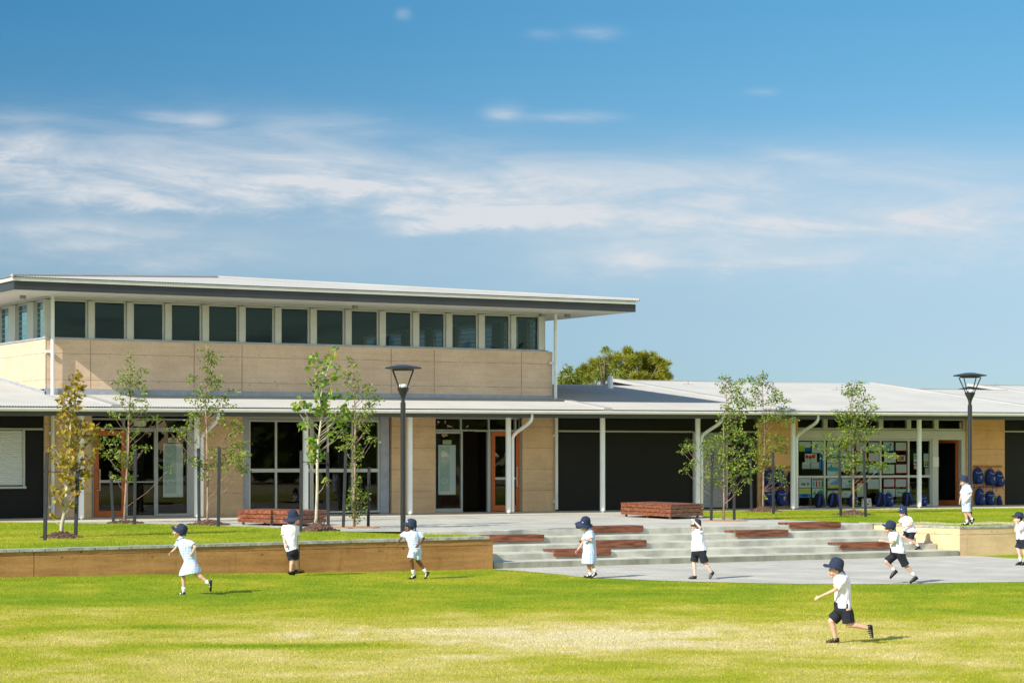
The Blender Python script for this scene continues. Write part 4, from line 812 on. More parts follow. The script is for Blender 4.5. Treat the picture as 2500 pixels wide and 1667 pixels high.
B8 = C4([(1170,215,40,25),(1090,240,40,25),(1110,280,60,35),(1170,270,40,40),(1080,290,35,25),(1150,330,50,35),(1220,330,45,35),(1200,390,45,35),(1280,390,30,30),(1130,390,40,30),(1010,430,40,25),(1050,450,40,35),(1120,440,50,40),(1230,440,50,40),(1290,460,40,30),(1060,480,50,40),(1180,500,60,40),(1080,540,60,40),(1150,560,60,45),(1230,560,50,35),(1290,560,40,30),(950,600,40,35),(1000,630,40,25),(1080,600,60,45),(1160,620,60,45),(870,660,35,40),(960,690,50,40),(1010,710,40,30),(1080,650,50,35),(1230,690,40,30),(1290,690,50,30),(1340,690,40,30),(1060,740,50,40),(1140,750,60,45),(1390,740,50,25),(960,750,50,30),(1040,790,50,35),(1110,800,60,40),(1200,790,40,35),(1290,800,50,30),(1340,810,40,40),(1100,840,40,30),(1220,830,30,25),(1150,990,15,25),(1150,1075,15,25)])
B1 = CE([(415,80,40,35),(370,110,40,30),(395,180,60,50),(295,190,45,45),(440,200,35,30),(340,250,60,50),(400,260,50,50),(260,320,50,30),(280,270,40,35),(340,310,70,50),(400,310,40,30),(260,360,30,30),(320,380,50,40),(380,400,50,40),(300,440,60,50),(250,460,40,30),(210,495,20,20),(330,500,70,50),(420,520,50,40),(460,530,40,40),(310,560,60,50),(380,570,60,50),(260,590,30,40),(430,600,50,50),(340,620,60,50),(500,620,50,50),(570,560,50,50),(590,600,30,40),(540,650,30,40),(300,700,60,50),(380,700,60,50),(440,720,60,50),(560,710,40,40),(180,730,35,30),(175,815,30,25),(240,800,50,40),(570,750,40,30),(320,790,60,50),(380,800,60,60),(430,850,60,50),(510,840,40,50),(220,880,40,40),(290,880,60,50),(350,880,60,50),(480,900,50,50),(330,940,60,50),(400,950,50,50),(460,970,50,50),(240,980,40,40),(300,990,50,40),(370,1010,50,40),(490,990,30,40),(270,1040,25,20),(340,1060,50,35),(440,1070,50,40),(400,1110,40,40),(180,1100,30,25),(270,1110,50,40),(220,1140,50,40),(270,1170,40,40),(230,1200,30,30),(390,1150,30,35),(250,1250,30,40),(340,1240,30,40),(170,1360,30,15),(175,1330,15,12),(370,1130,30,30)])
G = 'young staked trees'
young_tree('maple_tree', (150,1310), [(150.8,1282),(156.8,1255),(162,1211),(169,1137),(170.5,1082),(173,1027),(184,980),(190,931),(195,906)], B1, 'young maple with golden brown leaves, first tree from the left', 'maple', 'leaf_maple_gold', 'bark_pale', .062, .62, 21, .045, group=G)
young_tree('pear_tree', (304,1276), [(305,1240),(309,1164),(314,1088),(314,1019),(317.5,976),(318,942),(317,899),(317,859)], B2, 'thin green pear tree in front of the left orange door', seed=22, dens=.8, group=G)
young_tree('pear_tree', (506.3,1278.5), [(507,1240),(507.4,1175),(505.8,1118),(505,1049),(503.5,1028),(501.7,985),(505,933),(505,882),(505,838)], B3, 'tall green pear tree beside the left end of the left timber bench', seed=23, dens=.8, group=G)
young_tree('maple_tree', (766.6,1293.4), [(772,1262),(774.6,1187),(774.6,1127),(777,1072),(780,1056),(786,1011),(783,968),(793,926),(800,902),(814,873),(821,851)], B4, 'young maple with large bright green leaves in front of the left timber bench', 'maple', 'leaf_maple_green', 'bark_pale', .075, .62, 24, .036, group=G)
young_tree('pear_tree', (865.3,1286), [(863.5,1232.6),(866.5,1163.7),(865.8,1094.8),(867.6,1049),(867,1036),(865.6,985),(862,942),(862,907),(853,871)], B5, 'slim pear tree growing in the paving with leaves down to its base', seed=25, dens=.8, group=G)
young_tree('pear_tree', (1766.7,1269.8), [(1767,1230),(1767,1163.7),(1766,1141),(1767,1084),(1766,1043),(1773,982),(1773,931)], B6, 'bushy pear tree in the paving before the grey roller shutter', seed=26, dens=.85, group=G)
young_tree('pear_tree', (1863,1247.5), [(1863.5,1200),(1864,1155),(1866.5,1083.7),(1867,1032.6),(1861,981.6),(1862,940.8),(1864,916)], B7, 'pear tree on the grass before the left bag hooks', seed=27, dens=.8, group=G)
young_tree('pear_tree', (2084,1253.5), [(2084,1200),(2083.7,1149),(2082.6,1081),(2077.5,1013),(2077.5,979),(2098,931)], B8, 'pear tree on the grass before the classroom windows, last tree on the right', seed=28, dens=.85, group=G)
# stakes
def stake(bx, by, tx, ty, label, tie=None):
    b = gp(bx, by, T); d = (b-CAMP).dot(FW); t = dp(tx, ty, d); ax = (t-b).normalized(); a = RT*.034; bb = FW*.034
    th = thing('tree_stake', b, label, 'stake', 'black tree stakes'); mb = MB()
    m = (t+b)/2-ax*.03; mb.obox(m, a, bb, ax*((t-b).length/2+.03)); mb.build('post', 'stake_black', th, bevel=0.006)
    if tie:
        e = dp(tie[0], tie[1], d); s = b+ax*((e.z-b.z)/max(ax.z, .1)); mb = MB()
        mb.tube([s, (s+e)/2+Vector((0, 0, -.01)), e], .008, 6); mb.obox(s, a*1.12, bb*1.12, ax*.018); mb.build('tie', 'stake_black', th)
stake(109.5,1316,114.5,1103,'left stake of the golden brown maple',(160,1151))
stake(184.5,1310,190,1140,'right stake of the golden brown maple')
stake(277,1275,270,1150,'leaning left stake of the pear before the left orange door')
stake(328.5,1281,331,1100,'right stake of the pear before the left orange door')
stake(486,1278.5,484.5,1094,'left stake of the tall pear beside the left bench',(505,1132))
stake(533,1286.5,535.5,1091,'right stake of the tall pear beside the left bench')
stake(734.5,1299,736,1100,'left stake of the green maple before the left bench',(774,1127))
stake(801.5,1291,799.5,1103,'right stake of the green maple before the left bench',(775,1130))
stake(838,1287.5,844.5,1100,'left stake of the slim pear in the paving, leaning outward')
stake(899,1285.5,901,1140,'right stake of the slim pear in the paving')
stake(1736.5,1270.5,1739,1100,'left stake of the bushy pear before the roller shutter',(1766,1110))
stake(1792.5,1269.8,1792,1170,'right stake of the bushy pear before the roller shutter')
stake(1834.5,1247.5,1832.5,1115,'left stake of the pear before the left bag hooks')
stake(1888,1255,1887.5,1104,'right stake of the pear before the left bag hooks')
stake(2053,1260,2049,1120,'left stake of the pear before the classroom windows')
stake(2113.5,1262.5,2109,1100,'right stake of the pear before the classroom windows')
# mulch
def mulch(px, py, rx, label, tall=.10, seed=1):
    c = gp(px, py, T); rr = random.Random(seed); mb = MB(); n = 28; rad = rx/F*(c-CAMP).dot(FW)
    prof = [(1.0, -.02), (.8, .35), (.5, .8), (.2, 1.0), (.02, 1.0)]
    zb = bank_z(c.x, c.y) if c.x < 23 else T; c = Vector((c.x, c.y, zb))
    mb.loft([[(c.x+rad*r*math.cos(2*math.pi*k/n)*(1+.12*math.sin(3*k+seed)), c.y+rad*r*math.sin(2*math.pi*k/n)*(1+.12*math.cos(2*k+seed)), c.z+tall*h) for k in range(n)] for r, h in prof])
    for _ in range(900):
        a = rr.uniform(0, 6.283); q = math.sqrt(rr.random())*1.18; x, y = c.x+rad*q*math.cos(a), c.y+rad*q*math.sin(a)
        z = c.z+tall*max(0, min(1, 1.25*(1-q)))+rr.uniform(-.004, .014)
        u = Vector((rr.gauss(0, 1), rr.gauss(0, 1), rr.gauss(0, .35))).normalized(); v = u.orthogonal().normalized(); w_ = u.cross(v)
        L = rr.uniform(.018, .05); mb.obox((x, y, z), u*L, v*rr.uniform(.006, .013), w_*.004, 1 if rr.random() < .14 else 0)
    o = mb.build('mulch', ['mulch', 'mulch_pale']); tag(o, label, 'mulch', 'mulch round the trees', 'stuff')
mulch(150,1311,42,'brown bark mulch round the golden brown maple',.10,1)
mulch(306,1277,36,'brown bark mulch round the pear before the left orange door',.06,2)
mulch(510,1281,44,'brown bark mulch round the tall pear beside the left bench',.10,3)
mulch(777,1296,44,'brown bark mulch mound round the green maple',.16,4)
mulch(1865,1249,38,'brown bark mulch round the pear before the left bag hooks',.12,5)
mulch(2082,1257,44,'brown bark mulch round the pear before the classroom windows',.12,6)
for px, py, lab in ((862,1287.3,'orange gravel ring in the paving round the slim pear'), (1766,1271,'orange gravel ring in the paving round the bushy pear')):
    c = gp(px, py, T); mb = MB(); n = 32; mb.lathe((c.x, c.y, T), [(.62, .002), (.61, .012), (.02, .014)], n); tag(mb.build('gravel_ring', 'ring_gravel'), lab, 'gravel', None, 'stuff')

# ================================================================ BENCHES AND STEP SEATS
def box_bench(pa, pb, pc, top, label):
    A, B, Cc = (gp(*p, T) for p in (pa, pb, pc)); D = A+Cc-B; t = thing('timber_bench', B, label, 'bench', 'timber box benches')
    P4 = [A, B, Cc, D]; cen = (A+Cc)/2; h = top-T; fh = [(.065, .155), (.168, .258), (.271, .345)]
    if h < .36: fh = [(.06, .145), (.155, .24), (.25, h-.03)]
    for i in range(4):
        p, q = P4[i], P4[(i+1) % 4]; ax = (q-p); L = ax.length; ax.normalize(); nn = Vector((ax.y, -ax.x, 0))
        if nn.dot((p+q)/2-cen) < 0: nn = -nn
        mb = MB()
        for a, b in fh: m = (p+q)/2+nn*-.012; mb.obox((m.x, m.y, T+(a+b)/2), ax*(L/2-.006), nn*.011, (0, 0, (b-a)/2))
        mb.build('slatted_side', 'jarrah', t, bevel=.003)
    # lid boards along the long side
    ax = (B-A); L = ax.length; ax.normalize(); ay = (Cc-B); Wd = ay.length; ay.normalize(); nb = 8; mb = MB()
    for k in range(nb):
        m = A+ax*L/2+ay*(Wd*(k+.5)/nb); mb.obox((m.x, m.y, top-.014), ax*(L/2+.008), ay*(Wd/nb/2-.004), (0, 0, .014))
    mb.build('lid', 'jarrah', t, bevel=.003)
    for fa in (.06, .5, .94):
        for fb in (.08, .92):
            p = A+ax*L*fa+ay*Wd*fb; mb = MB(); mb.box(p.x-.025, p.x+.025, p.y-.025, p.y+.025, T, T+.30); mb.build('leg', 'bracket', t)
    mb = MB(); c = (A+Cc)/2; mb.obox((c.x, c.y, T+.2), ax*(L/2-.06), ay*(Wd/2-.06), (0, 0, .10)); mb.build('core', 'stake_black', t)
box_bench((580,1280.5), (737,1285), (797,1281), T+.36, 'large slatted timber box bench behind the green maple')
box_bench((1515.5,1260.5), (1637,1267.5), (1717,1264), T+.38, 'large slatted timber box bench before the black wall panels')
def step_seat(xl, xr, k, label):
    v0, z0 = NOSE[k-1]; vf = v0-.055; top = z0+.062; u0, u1 = ux(xl, vf), ux(xr, vf); dp_ = .50
    t = thing('step_seat', ((u0+u1)/2, vf, z0), label, 'seat', 'timber seats on the steps')
    mb = MB(); mb.box(u0, u1, vf, vf+.032, top-.145, top); mb.build('front_board', 'jarrah', t, bevel=.004)
    mb = MB(); nb = 9; w_ = (dp_-.04)/nb
    for i in range(nb): a = vf+.04+i*w_; mb.box(u0+.004, u1-.004, a, a+w_*.62, z0+.022, top-.001)
    mb.build('seat_slat', 'jarrah', t)
    mb = MB(); nb_ = max(3, int((u1-u0)/.5))
    for i in range(nb_+1): c = u0+.05+(u1-u0-.1)*i/nb_; mb.box(c-.02, c+.02, vf+.036, vf+dp_-.01, z0+.003, z0+.021)
    mb.build('bracket', 'bracket', t)
step_seat(1194, 1329, 4, 'timber seat on the fourth step, left end hidden by the brown garden wall')
step_seat(1432, 1571, 5, 'timber seat on the top step behind the child in the long checked dress')
step_seat(1441, 1579, 3, 'timber seat on the third step behind the child in the long checked dress')
step_seat(1353, 1492, 2, 'timber seat on the second step at the feet of the child in the checked dress')
step_seat(1928, 2053, 5, 'timber seat on the top step at the edge of the right grass')
step_seat(1797, 1925, 4, 'timber seat on the fourth step right of the child shading his eyes')
step_seat(2052, 2188, 2, 'timber seat on the second step behind the running boy with sunglasses')

# ================================================================ BACKPACKS
mat('bag_blue', (0.012, 0.030, 0.155), 0.75, var=0.25, vscale=9, coord='Object'); mat('bag_dark', (0.008, 0.010, 0.022), 0.8); mat('bag_strap', (0.020, 0.050, 0.24), 0.7)
mat('bag_print', (0.6, 0.62, 0.68), 0.6); mat('tag_green', (0.05, 0.4, 0.1), 0.5); mat('tag_red', (0.5, 0.05, 0.04), 0.5); mat('tote_white', (0.6, 0.59, 0.54), 0.8, var=.1); mat('patch_orange', (0.7, 0.25, 0.04), 0.6)
def rbox(cx, cy, cz, hx, hy, hz, n=20, m=7, px=3.2, mb=None, mi=0, lean=0.0):
    """rounded bag body: superellipse rings up z, narrower at the top"""
    rings = []
    for i in range(m):
        t = -1+2*i/(m-1); s = (1-abs(t)**4*.42)*(1-.14*max(0, t)); rings.append([])
        for k in range(n):
            a = 2*math.pi*k/n; c, s_ = math.cos(a), math.sin(a)
            rings[-1].append((cx+hx*s*math.copysign(abs(c)**(2/px), c)+.008*noise.noise((i*.9, k*.5, cx*9)), cy+hy*s*math.copysign(abs(s_)**(2/px), s_)+lean*t, cz+hz*t))
    mb.loft(rings, mi)
def backpack(front=True, k=0):
    t = thing('backpack', (0, 0, 0), 'x', 'backpack', 'navy school backpacks'); s = -1 if front else 1
    mb = MB(); rbox(0, 0, .19, .135, .075, .19, mb=mb); mb.build('bag_body', 'bag_blue' if front else 'bag_dark', t, smooth=True)
    if front:
        mb = MB(); rbox(0, -.082, .12, .108, .03, .105, mb=mb); p = mb.build('front_pocket', 'bag_blue', t, smooth=True)
        mb = MB(); mb.tube([(-.10, -.080, .29), (-.04, -.083, .268), (.04, -.083, .268), (.10, -.080, .29)], .004, 6); mb.build('zip', 'bag_print', t)
        mb = MB(); z = .15  # small pale printed emblem
        mb.tube([(.01, -.115, z-.03), (.012, -.116, z+.02), (.05, -.115, z+.03)], .005, 5); mb.tube([(-.02, -.115, z+.032), (.03, -.116, z+.03)], .005, 5); mb.tube([(-.005, -.115, z-.01), (.035, -.115, z-.005)], .004, 5); mb.build('emblem', 'bag_print', t)
    else:
        for sx in (-1, 1):
            mb = MB(); pts = [(sx*.045, -.07, .36), (sx*.06, -.125, .33), (sx*.085, -.125, .2), (sx*.115, -.10, .06), (sx*.125, -.06, .02)]
            for q in (-.018, 0, .018): mb.tube([(x+q, y, z) for x, y, z in pts], .012, 6)
            mb.build('strap', 'bag_strap', t, smooth=True)
    mb = MB(); mb.tube([(-.03, 0, .37), (-.02, -.005, .42), (.02, -.005, .42), (.03, 0, .37)], .008, 6); mb.build('handle', 'bag_dark', t)
    for sx in (-1, 1):
        if front: mb = MB(); mb.tube([(sx*.11, .04, .05), (sx*.125, .0, -.03), (sx*.12, -.01, -.12)], .008, 5); mb.build('strap_end', 'bag_strap', t)
    return t
PROTO = {}
def copy_tree(o, parent=None):
    c = o.copy(); C.objects.link(c)
    if parent is not None: c.parent = parent
    for ch in list(o.children): copy_tree(ch, c)
    return c
def put_bag(x, y, label, front=True, v=None, floor=False, rot=0.0, sc=1.0, tilt=0.0, extra=None):
    v = v if v is not None else (VW-.19); p = vp(x, y, v) if not floor else Vector((ux(x, v), v, T+.008))
    if front not in PROTO: PROTO[front] = backpack(front); o = PROTO[front]
    else: o = copy_tree(PROTO[front])
    q = sc*R.uniform(.93, 1.06); o.location = p; o.rotation_euler = (tilt, R.uniform(-.13, .13), rot); o.scale = (q, q, q*R.uniform(.94, 1.04)); o['label'] = label
    if extra:
        m, dx, dz = extra; mb = MB(); mb.obox((dx, -.118, dz), (.03, 0, .006), (0, .005, 0), (-.006, 0, .016)); e = mb.build('name_tag', m); e.parent = o
    return o
def rail_hooks(x0, x1, y, nh):
    u0, u1 = ux(x0, VW-.06), ux(x1, VW-.06); z = zv((x0+x1)/2, y, VW-.06); mb = MB(); mb.box(u0, u1, VW-.095, VW-.0605, z-.035, z+.035); r_ = mb.build('coat_rail', 'jarrah_pale', wing)
    for i in range(nh):
        u = u0+(u1-u0)*(i+.5)/nh; mb = MB(); mb.tube([(u, VW-.096, z+.01), (u, VW-.14, z+.0), (u, VW-.15, z+.03)], .007, 6); mb.build('hook', 'steel', r_)
MATS['jarrah_pale'] = mat('rail_orange', (0.44, 0.14, 0.03), 0.5, var=.2, vscale=8)
rail_hooks(1858, 1944, 1140, 5); rail_hooks(1858, 1944, 1190, 5); rail_hooks(2376, 2445, 1138, 5); rail_hooks(2376, 2445, 1188, 5)
for x, y, lab in ((1877,1187,'navy backpack hanging on the upper left rail, partly behind the pear trunk'),(1906,1187,'navy backpack hanging on the upper left rail, second of three'),(1935,1187,'navy backpack hanging on the upper left rail beside the column'),
                  (1879,1234,'navy backpack hanging on the lower left rail behind the pear trunk'),(1909,1234,'navy backpack with a bright round badge on the lower left rail'),(1937,1234,'navy backpack on the lower left rail beside the column'),
                  (2389,1181,'navy backpack on the upper right rail nearest the lamp post'),(2416,1184,'navy backpack on the upper right rail between two others'),(2440,1187,'navy backpack on the upper right rail at the pier edge'),
                  (2391,1234,'navy backpack on the lower right rail nearest the lamp post'),(2418,1234,'navy backpack with a green tag on the lower right rail')):
    ex = ('patch_orange', .02, .2) if 'badge' in lab else (('tag_green', .03, .22) if 'green' in lab else None)
    put_bag(x, y, lab, True, rot=R.uniform(-.4, .4), sc=1.38, extra=ex)
o = put_bag(2440, 1234, 'small dark backpack with a red tag at the lower right rail', True, sc=.9, rot=.5, extra=('tag_red', -.03, .2))
fl = VW-.30
for x, fr, lab, rot, sc in ((1999,False,'backpack on the floor left of the classroom windows, blue straps forward',.1,1.0),(2034,False,'backpack on the floor with blue straps, second from the left of the windows',-.25,1.02),(2082,True,'navy backpack on the floor behind the pear before the windows',.2,1.05),
                           (2147,False,'backpack on the floor with blue straps beside the white tote bag',-.1,1.02),(2171,True,'navy backpack on the floor with its front showing, before the red bordered pages',.15,1.0),(2214,False,'backpack on the floor with blue straps left of the last column',.1,1.02),(2255,True,'navy backpack on the floor partly behind the last column',-.3,.9)):
    put_bag(x, 0, lab, fr, fl, True, rot, sc*1.16)
t = thing('tote_bag', vp(2115, 1237, fl), 'white tote bag standing on the floor between the navy backpacks', 'bag'); p = Vector((ux(2115, fl), fl, T+.008)); t.location = p; WPOS[t.name] = p
mb = MB(); rings = []
for z, s in ((0, 1.0), (.12, .96), (.24, .86), (.27, .84)): rings.append([(p.x+.2*s*math.copysign(abs(math.cos(a))**.6, math.cos(a)), p.y+.07*math.copysign(abs(math.sin(a))**.6, math.sin(a)), p.z+z) for a in [2*math.pi*k/20 for k in range(20)]])
mb.loft(rings); mb.build('bag_body', 'tote_white', t, smooth=False)
mb = MB()
for sx in (-1, 1): mb.obox((p.x+sx*.075, p.y-.0705, p.z+.19), (.022, 0, .004), (0, .003, 0), (0, 0, .014))
mb.obox((p.x+.01, p.y-.0705, p.z+.09), (.035, 0, 0), (0, .003, 0), (0, 0, .018)); mb.build('print', 'bag_dark', t)

# ================================================================ CHILDREN'S PAPERS BEHIND THE GLASS
PC = {'white': (.72, .72, .68), 'cream': (.68, .63, .45), 'grey': (.55, .56, .54), 'lime': (.45, .6, .04), 'blue': (.03, .16, .55), 'teal': (.04, .42, .52), 'red': (.6, .05, .04), 'green': (.06, .38, .12), 'yellow': (.78, .66, .10), 'orange': (.75, .25, .04), 'brown': (.28, .14, .07), 'black': (.03, .03, .03), 'ink': (.25, .25, .28), 'sky': (.15, .42, .70), 'paleyellow': (.75, .72, .40), 'mint': (.40, .60, .42), 'navy': (.02, .06, .25), 'palemap': (.50, .57, .49)}
for k_, c_ in PC.items(): mat('paper_'+k_, c_, 0.8, spec=.1)
VP = VW+.085
def paper(x0, y0, x1, y1, base, marks, label, name='drawing', cat='drawing', border=None, par=None, v=None, grp="children's work taped inside the classroom windows"):
    """marks: (colour, shape, fx, fy, w, h) in fractions of the sheet; shapes r rect, e ellipse, l text-like dashes"""
    v = v if v is not None else VP+R.uniform(.008, .02); xm, ym = (x0+x1)/2, (y0+y1)/2
    a, b = ux(x0, v), ux(x1, v); zt, zb = zv(xm, y0, v), zv(xm, y1, v); W, Hh = b-a, zt-zb; mats = ['paper_'+(border or base)]; mb = MB(); mb.box(a, b, v, v+.004, zb, zt, 0)
    def idx(c):
        if 'paper_'+c not in mats: mats.append('paper_'+c)
        return mats.index('paper_'+c)
    lay = v-.0012
    if border: mb.box(a+W*.06, b-W*.06, lay, v-.0002, zb+Hh*.08, zt-Hh*.08, idx(base)); lay -= .0012
    for q, (c, sh, fx, fy, w_, h_) in enumerate(marks):
        mi = idx(c); l2 = lay-.0008*q; X, Z = a+W*fx, zt-Hh*fy
        if sh == 'r': mb.box(X, X+W*w_, l2, l2+.0006, Z-Hh*h_, Z, mi)
        elif sh == 'e':
            n = 14; mb.loft([[(X+W*w_*.5*math.cos(6.283*k/n)*(1+.12*math.sin(k*2.3+q)), yy, Z+Hh*h_*.5*math.sin(6.283*k/n)*(1+.12*math.cos(k*1.7+q))) for k in range(n)] for yy in (l2+.0006, l2)], mi)
        elif sh == 't': mb.add([(X, l2, Z-Hh*h_), (X+W*w_, l2, Z-Hh*h_), (X+W*w_, l2, Z)], [(0, 1, 2)], mi)
        elif sh == 'l':
            rr = random.Random(int(x0*7+y0)); n = int(h_*10)
            for i in range(max(2, n)):
                zz = Z-Hh*h_*i/max(2, n); xx = X; 
                while xx < X+W*w_-.02: L = rr.uniform(.02, .06); mb.box(xx, min(xx+L, X+W*w_), l2, l2+.0005, zz-.006, zz, mi); xx += L+.014
    o = mb.build(name, mats); tag(o, label, cat, grp); return o
def c7(x0, y0, x1, y1): return (1840+x0/6.03, 1000+y0/6.03, 1840+x1/6.03, 1000+y1/6.03)
def c4(x0, y0, x1, y1): return (1700+x0/2.94, 860+y0/2.94, 1700+x1/2.94, 860+y1/2.94)
paper(*c7(668,470,838,612), 'white', [('lime','r',0,.42,.46,.58),('blue','r',.48,.60,.52,.40)], 'white drawing with a lime block and a blue block along its foot')
paper(*c7(858,462,1030,635), 'white', [('blue','e',.38,.38,.36,.42),('white','e',.52,.30,.3,.28)], 'white drawing of a blue curl beside the lime and blue drawing')
paper(*c7(755,645,930,772), 'white', [('red','e',.16,.36,.26,.42),('red','e',.42,.42,.28,.40),('red','e',.70,.34,.34,.42),('orange','e',.8,.14,.3,.2),('green','r',.14,.55,.04,.42),('green','r',.4,.6,.04,.38),('green','r',.52,.6,.03,.38),('green','r',.74,.55,.04,.42)], 'drawing of big red flowers on green stems')
paper(*c7(714,772,836,868), 'grey', [('white','r',.05,.08,.9,.2)], 'blank grey sheet under the red flowers, left one')
paper(*c7(847,770,965,868), 'grey', [('white','r',.05,.3,.9,.15)], 'blank grey sheet under the red flowers, right one')
paper(*c7(968,605,1040,890), 'blue', [('sky','r',.1,.02,.1,.9),('navy','r',.35,.0,.12,.95),('sky','r',.6,.05,.08,.9),('navy','r',.8,.0,.1,.9)], 'strip of blue streamers hanging beside the red flowers', 'streamer', 'decoration')
paper(*c7(1078,468,1248,622), 'white', [('green','e',.62,.5,.2,.4),('brown','e',.6,.25,.12,.14),('ink','e',.3,.25,.08,.12)], 'white drawing of a small green figure')
paper(*c7(1272,468,1440,612), 'white', [('black','r',.06,.1,.7,.58),('yellow','r',.1,.15,.62,.48),('brown','t',.3,.55,.3,.4)], 'white page with a framed yellow picture')
paper(*c7(1080,627,1250,780), 'white', [('blue','r',.0,.25,1,.38),('navy','e',.3,.3,.3,.3),('white','e',.75,.3,.2,.2)], 'white drawing crossed by a broad blue band')
paper(*c7(1280,622,1450,742), 'white', [('navy','r',.0,.5,.4,.2),('lime','e',.7,.4,.3,.3)], 'white drawing with a short navy strip')
paper(*c7(1082,788,1250,965), 'white', [('teal','e',.36,.45,.7,.42),('teal','r',.4,.35,.6,.3),('red','e',.38,.18,.12,.22),('red','e',.74,.18,.14,.28),('yellow','r',.7,.7,.3,.2)], 'drawing of a teal pond with two red figures')
paper(*c7(1285,760,1450,895), 'white', [('teal','r',.0,.5,.8,.25)], 'white drawing with one teal stripe')
def text_page(b, border, label, extra=()): paper(*b, 'white', [('ink','l',.14,.22,.7,.62)]+list(extra), label, 'written_page', 'page', border)
text_page(c7(1502,470,1665,610), 'red', 'red bordered written page at the top right of the pear crown')
text_page(c7(1685,470,1850,610), 'green', 'green bordered written page in the top row')
text_page(c7(1502,627,1665,757), 'yellow', 'yellow bordered written page below the top red bordered page')
text_page(c7(1690,628,1858,765), 'red', 'red bordered written page below the top green bordered page')
text_page(c7(1502,780,1665,915), 'green', 'green bordered written page in the third row')
text_page(c7(1690,800,1865,935), 'teal', 'teal bordered written page in the third row')
text_page(c4(1340,640,1418,707), 'teal', 'teal bordered page with a blue picture in the top row', [('sky','r',.3,.4,.4,.45),('navy','e',.68,.3,.2,.2)])
text_page(c4(1428,643,1510,707), 'red', 'red bordered written page, last of the top row')
text_page(c4(1350,720,1432,790), 'white', 'white written page beside the small framed photo')
paper(*c4(1440,735,1502,783), 'white', [('brown','r',.2,.2,.6,.6),('yellow','e',.4,.5,.2,.3),('red','e',.6,.45,.2,.3)], 'small red framed photo between two red bordered pages', 'photo_print', 'photo', 'red')
text_page(c4(1338,805,1422,870), 'paleyellow', 'pale yellow bordered written page in the third row')
text_page(c4(1431,800,1513,868), 'red', 'red bordered written page, last of the third row')
paper(*c4(1632,725,1690,777), 'grey', [('ink','l',.1,.2,.8,.6)], 'grey notice at the right of the last column', 'notice', 'notice')
paper(*c4(1635,780,1690,822), 'paleyellow', [('black','r',.1,.15,.75,.18),('black','r',.1,.45,.2,.35),('black','r',.36,.45,.2,.35),('black','r',.62,.45,.25,.35)], 'pale yellow notice with bold dark marks below the grey notice', 'notice', 'notice')
paper(*c4(1642,830,1692,880), 'grey', [('ink','l',.1,.2,.8,.6)], 'grey sheet low in the last window, below the bold notice', 'notice', 'notice')
paper(*c4(1560,725,1586,760), 'mint', [('green','e',.5,.5,.6,.5)], 'small green card just left of the last column', 'card', 'card')
paper(*c4(1561,765,1586,807), 'white', [('brown','r',.2,.4,.6,.4)], 'small white card with a brown picture left of the last column', 'card', 'card')
paper(*c4(1561,810,1586,838), 'orange', [('white','r',.2,.3,.6,.4)], 'small orange card left of the last column', 'card', 'card')
paper(*c4(1700,750,1740,820), 'white', [('grey','l',.2,.3,.6,.2)], 'white sign fixed to the grey post left of the open classroom door', 'sign', 'sign', v=VW-.016, grp=None)
paper(*c7(668,1010,845,1148), 'white', [('brown','e',.25,.6,.14,.3),('brown','e',.42,.62,.2,.28),('black','e',.72,.58,.2,.3),('white','e',.72,.58,.1,.15)], 'drawing of three small brown and black animals')
paper(*c7(860,1010,1032,1148), 'white', [('brown','r',.05,.06,.9,.12),('sky','r',.08,.3,.12,.62),('red','r',.32,.28,.12,.66),('orange','r',.56,.3,.14,.62),('green','r',.8,.28,.12,.66)], 'drawing of four upright coloured bars')
paper(*c7(668,1156,840,1290), 'paleyellow', [('yellow','r',0,.1,1,.35),('sky','r',0,.58,1,.4),('blue','e',.5,.75,.8,.3)], 'yellow and blue seascape drawing')
paper(*c7(862,1156,1035,1290), 'white', [('green','e',.7,.5,.45,.7),('green','e',.2,.5,.2,.4),('ink','e',.3,.15,.12,.1)], 'drawing of a round green hill')
paper(*c7(1088,1010,1258,1153), 'white', [('sky','t',0,.0,.98,.65),('yellow','r',0,.7,1,.3),('brown','r',.7,.4,.05,.3),('green','e',.72,.38,.2,.15),('orange','e',.1,.15,.15,.15)], 'beach drawing with a blue sea wedge and yellow sand')
paper(*c7(1300,1010,1442,1150), 'white', [('green','e',.78,.3,.35,.22),('brown','r',.78,.4,.05,.4),('sky','r',.3,.7,.7,.1),('yellow','r',.45,.85,.55,.15),('ink','e',.2,.5,.1,.1)], 'drawing of a palm tree on a beach')
paper(*c7(1088,1180,1258,1310), 'white', [('navy','r',0,.02,1,.08),('sky','t',.1,.25,.5,.5),('orange','e',.85,.55,.4,.6)], 'drawing with a navy line and an orange patch')
paper(*c7(1290,1185,1445,1290), 'white', [('navy','r',0,.02,1,.06),('black','e',.4,.5,.16,.1),('black','e',.55,.4,.1,.06),('yellow','r',0,.1,.3,.3)], 'drawing with small black birds under a navy line')
paper(*c7(1522,1080,1620,1280), 'cream', [('paleyellow','r',.1,.05,.8,.2)], 'tall plain cream card above the white tote bag', 'card', 'card')
paper(*c7(1500,1005,1620,1078), 'black', [('red','e',.5,.5,.4,.6)], 'dark sheet with a red patch above the tall cream card', 'card', 'card')
text_page(c7(1680,1020,1855,1165), 'paleyellow', 'pale yellow bordered written page alone in the lower row')
text_page(c4(1343,905,1423,968), 'red', 'red bordered written page in the lower row, left one')
text_page(c4(1427,905,1510,968), 'red', 'red bordered written page in the lower row, right one')
text_page(c4(1345,978,1425,1035), 'white', 'white written page lowest in its window, left one')
text_page(c4(1428,978,1510,1037), 'green', 'green bordered page lowest in its window', [('black','e',.3,.4,.2,.15),('black','e',.6,.5,.2,.15)])
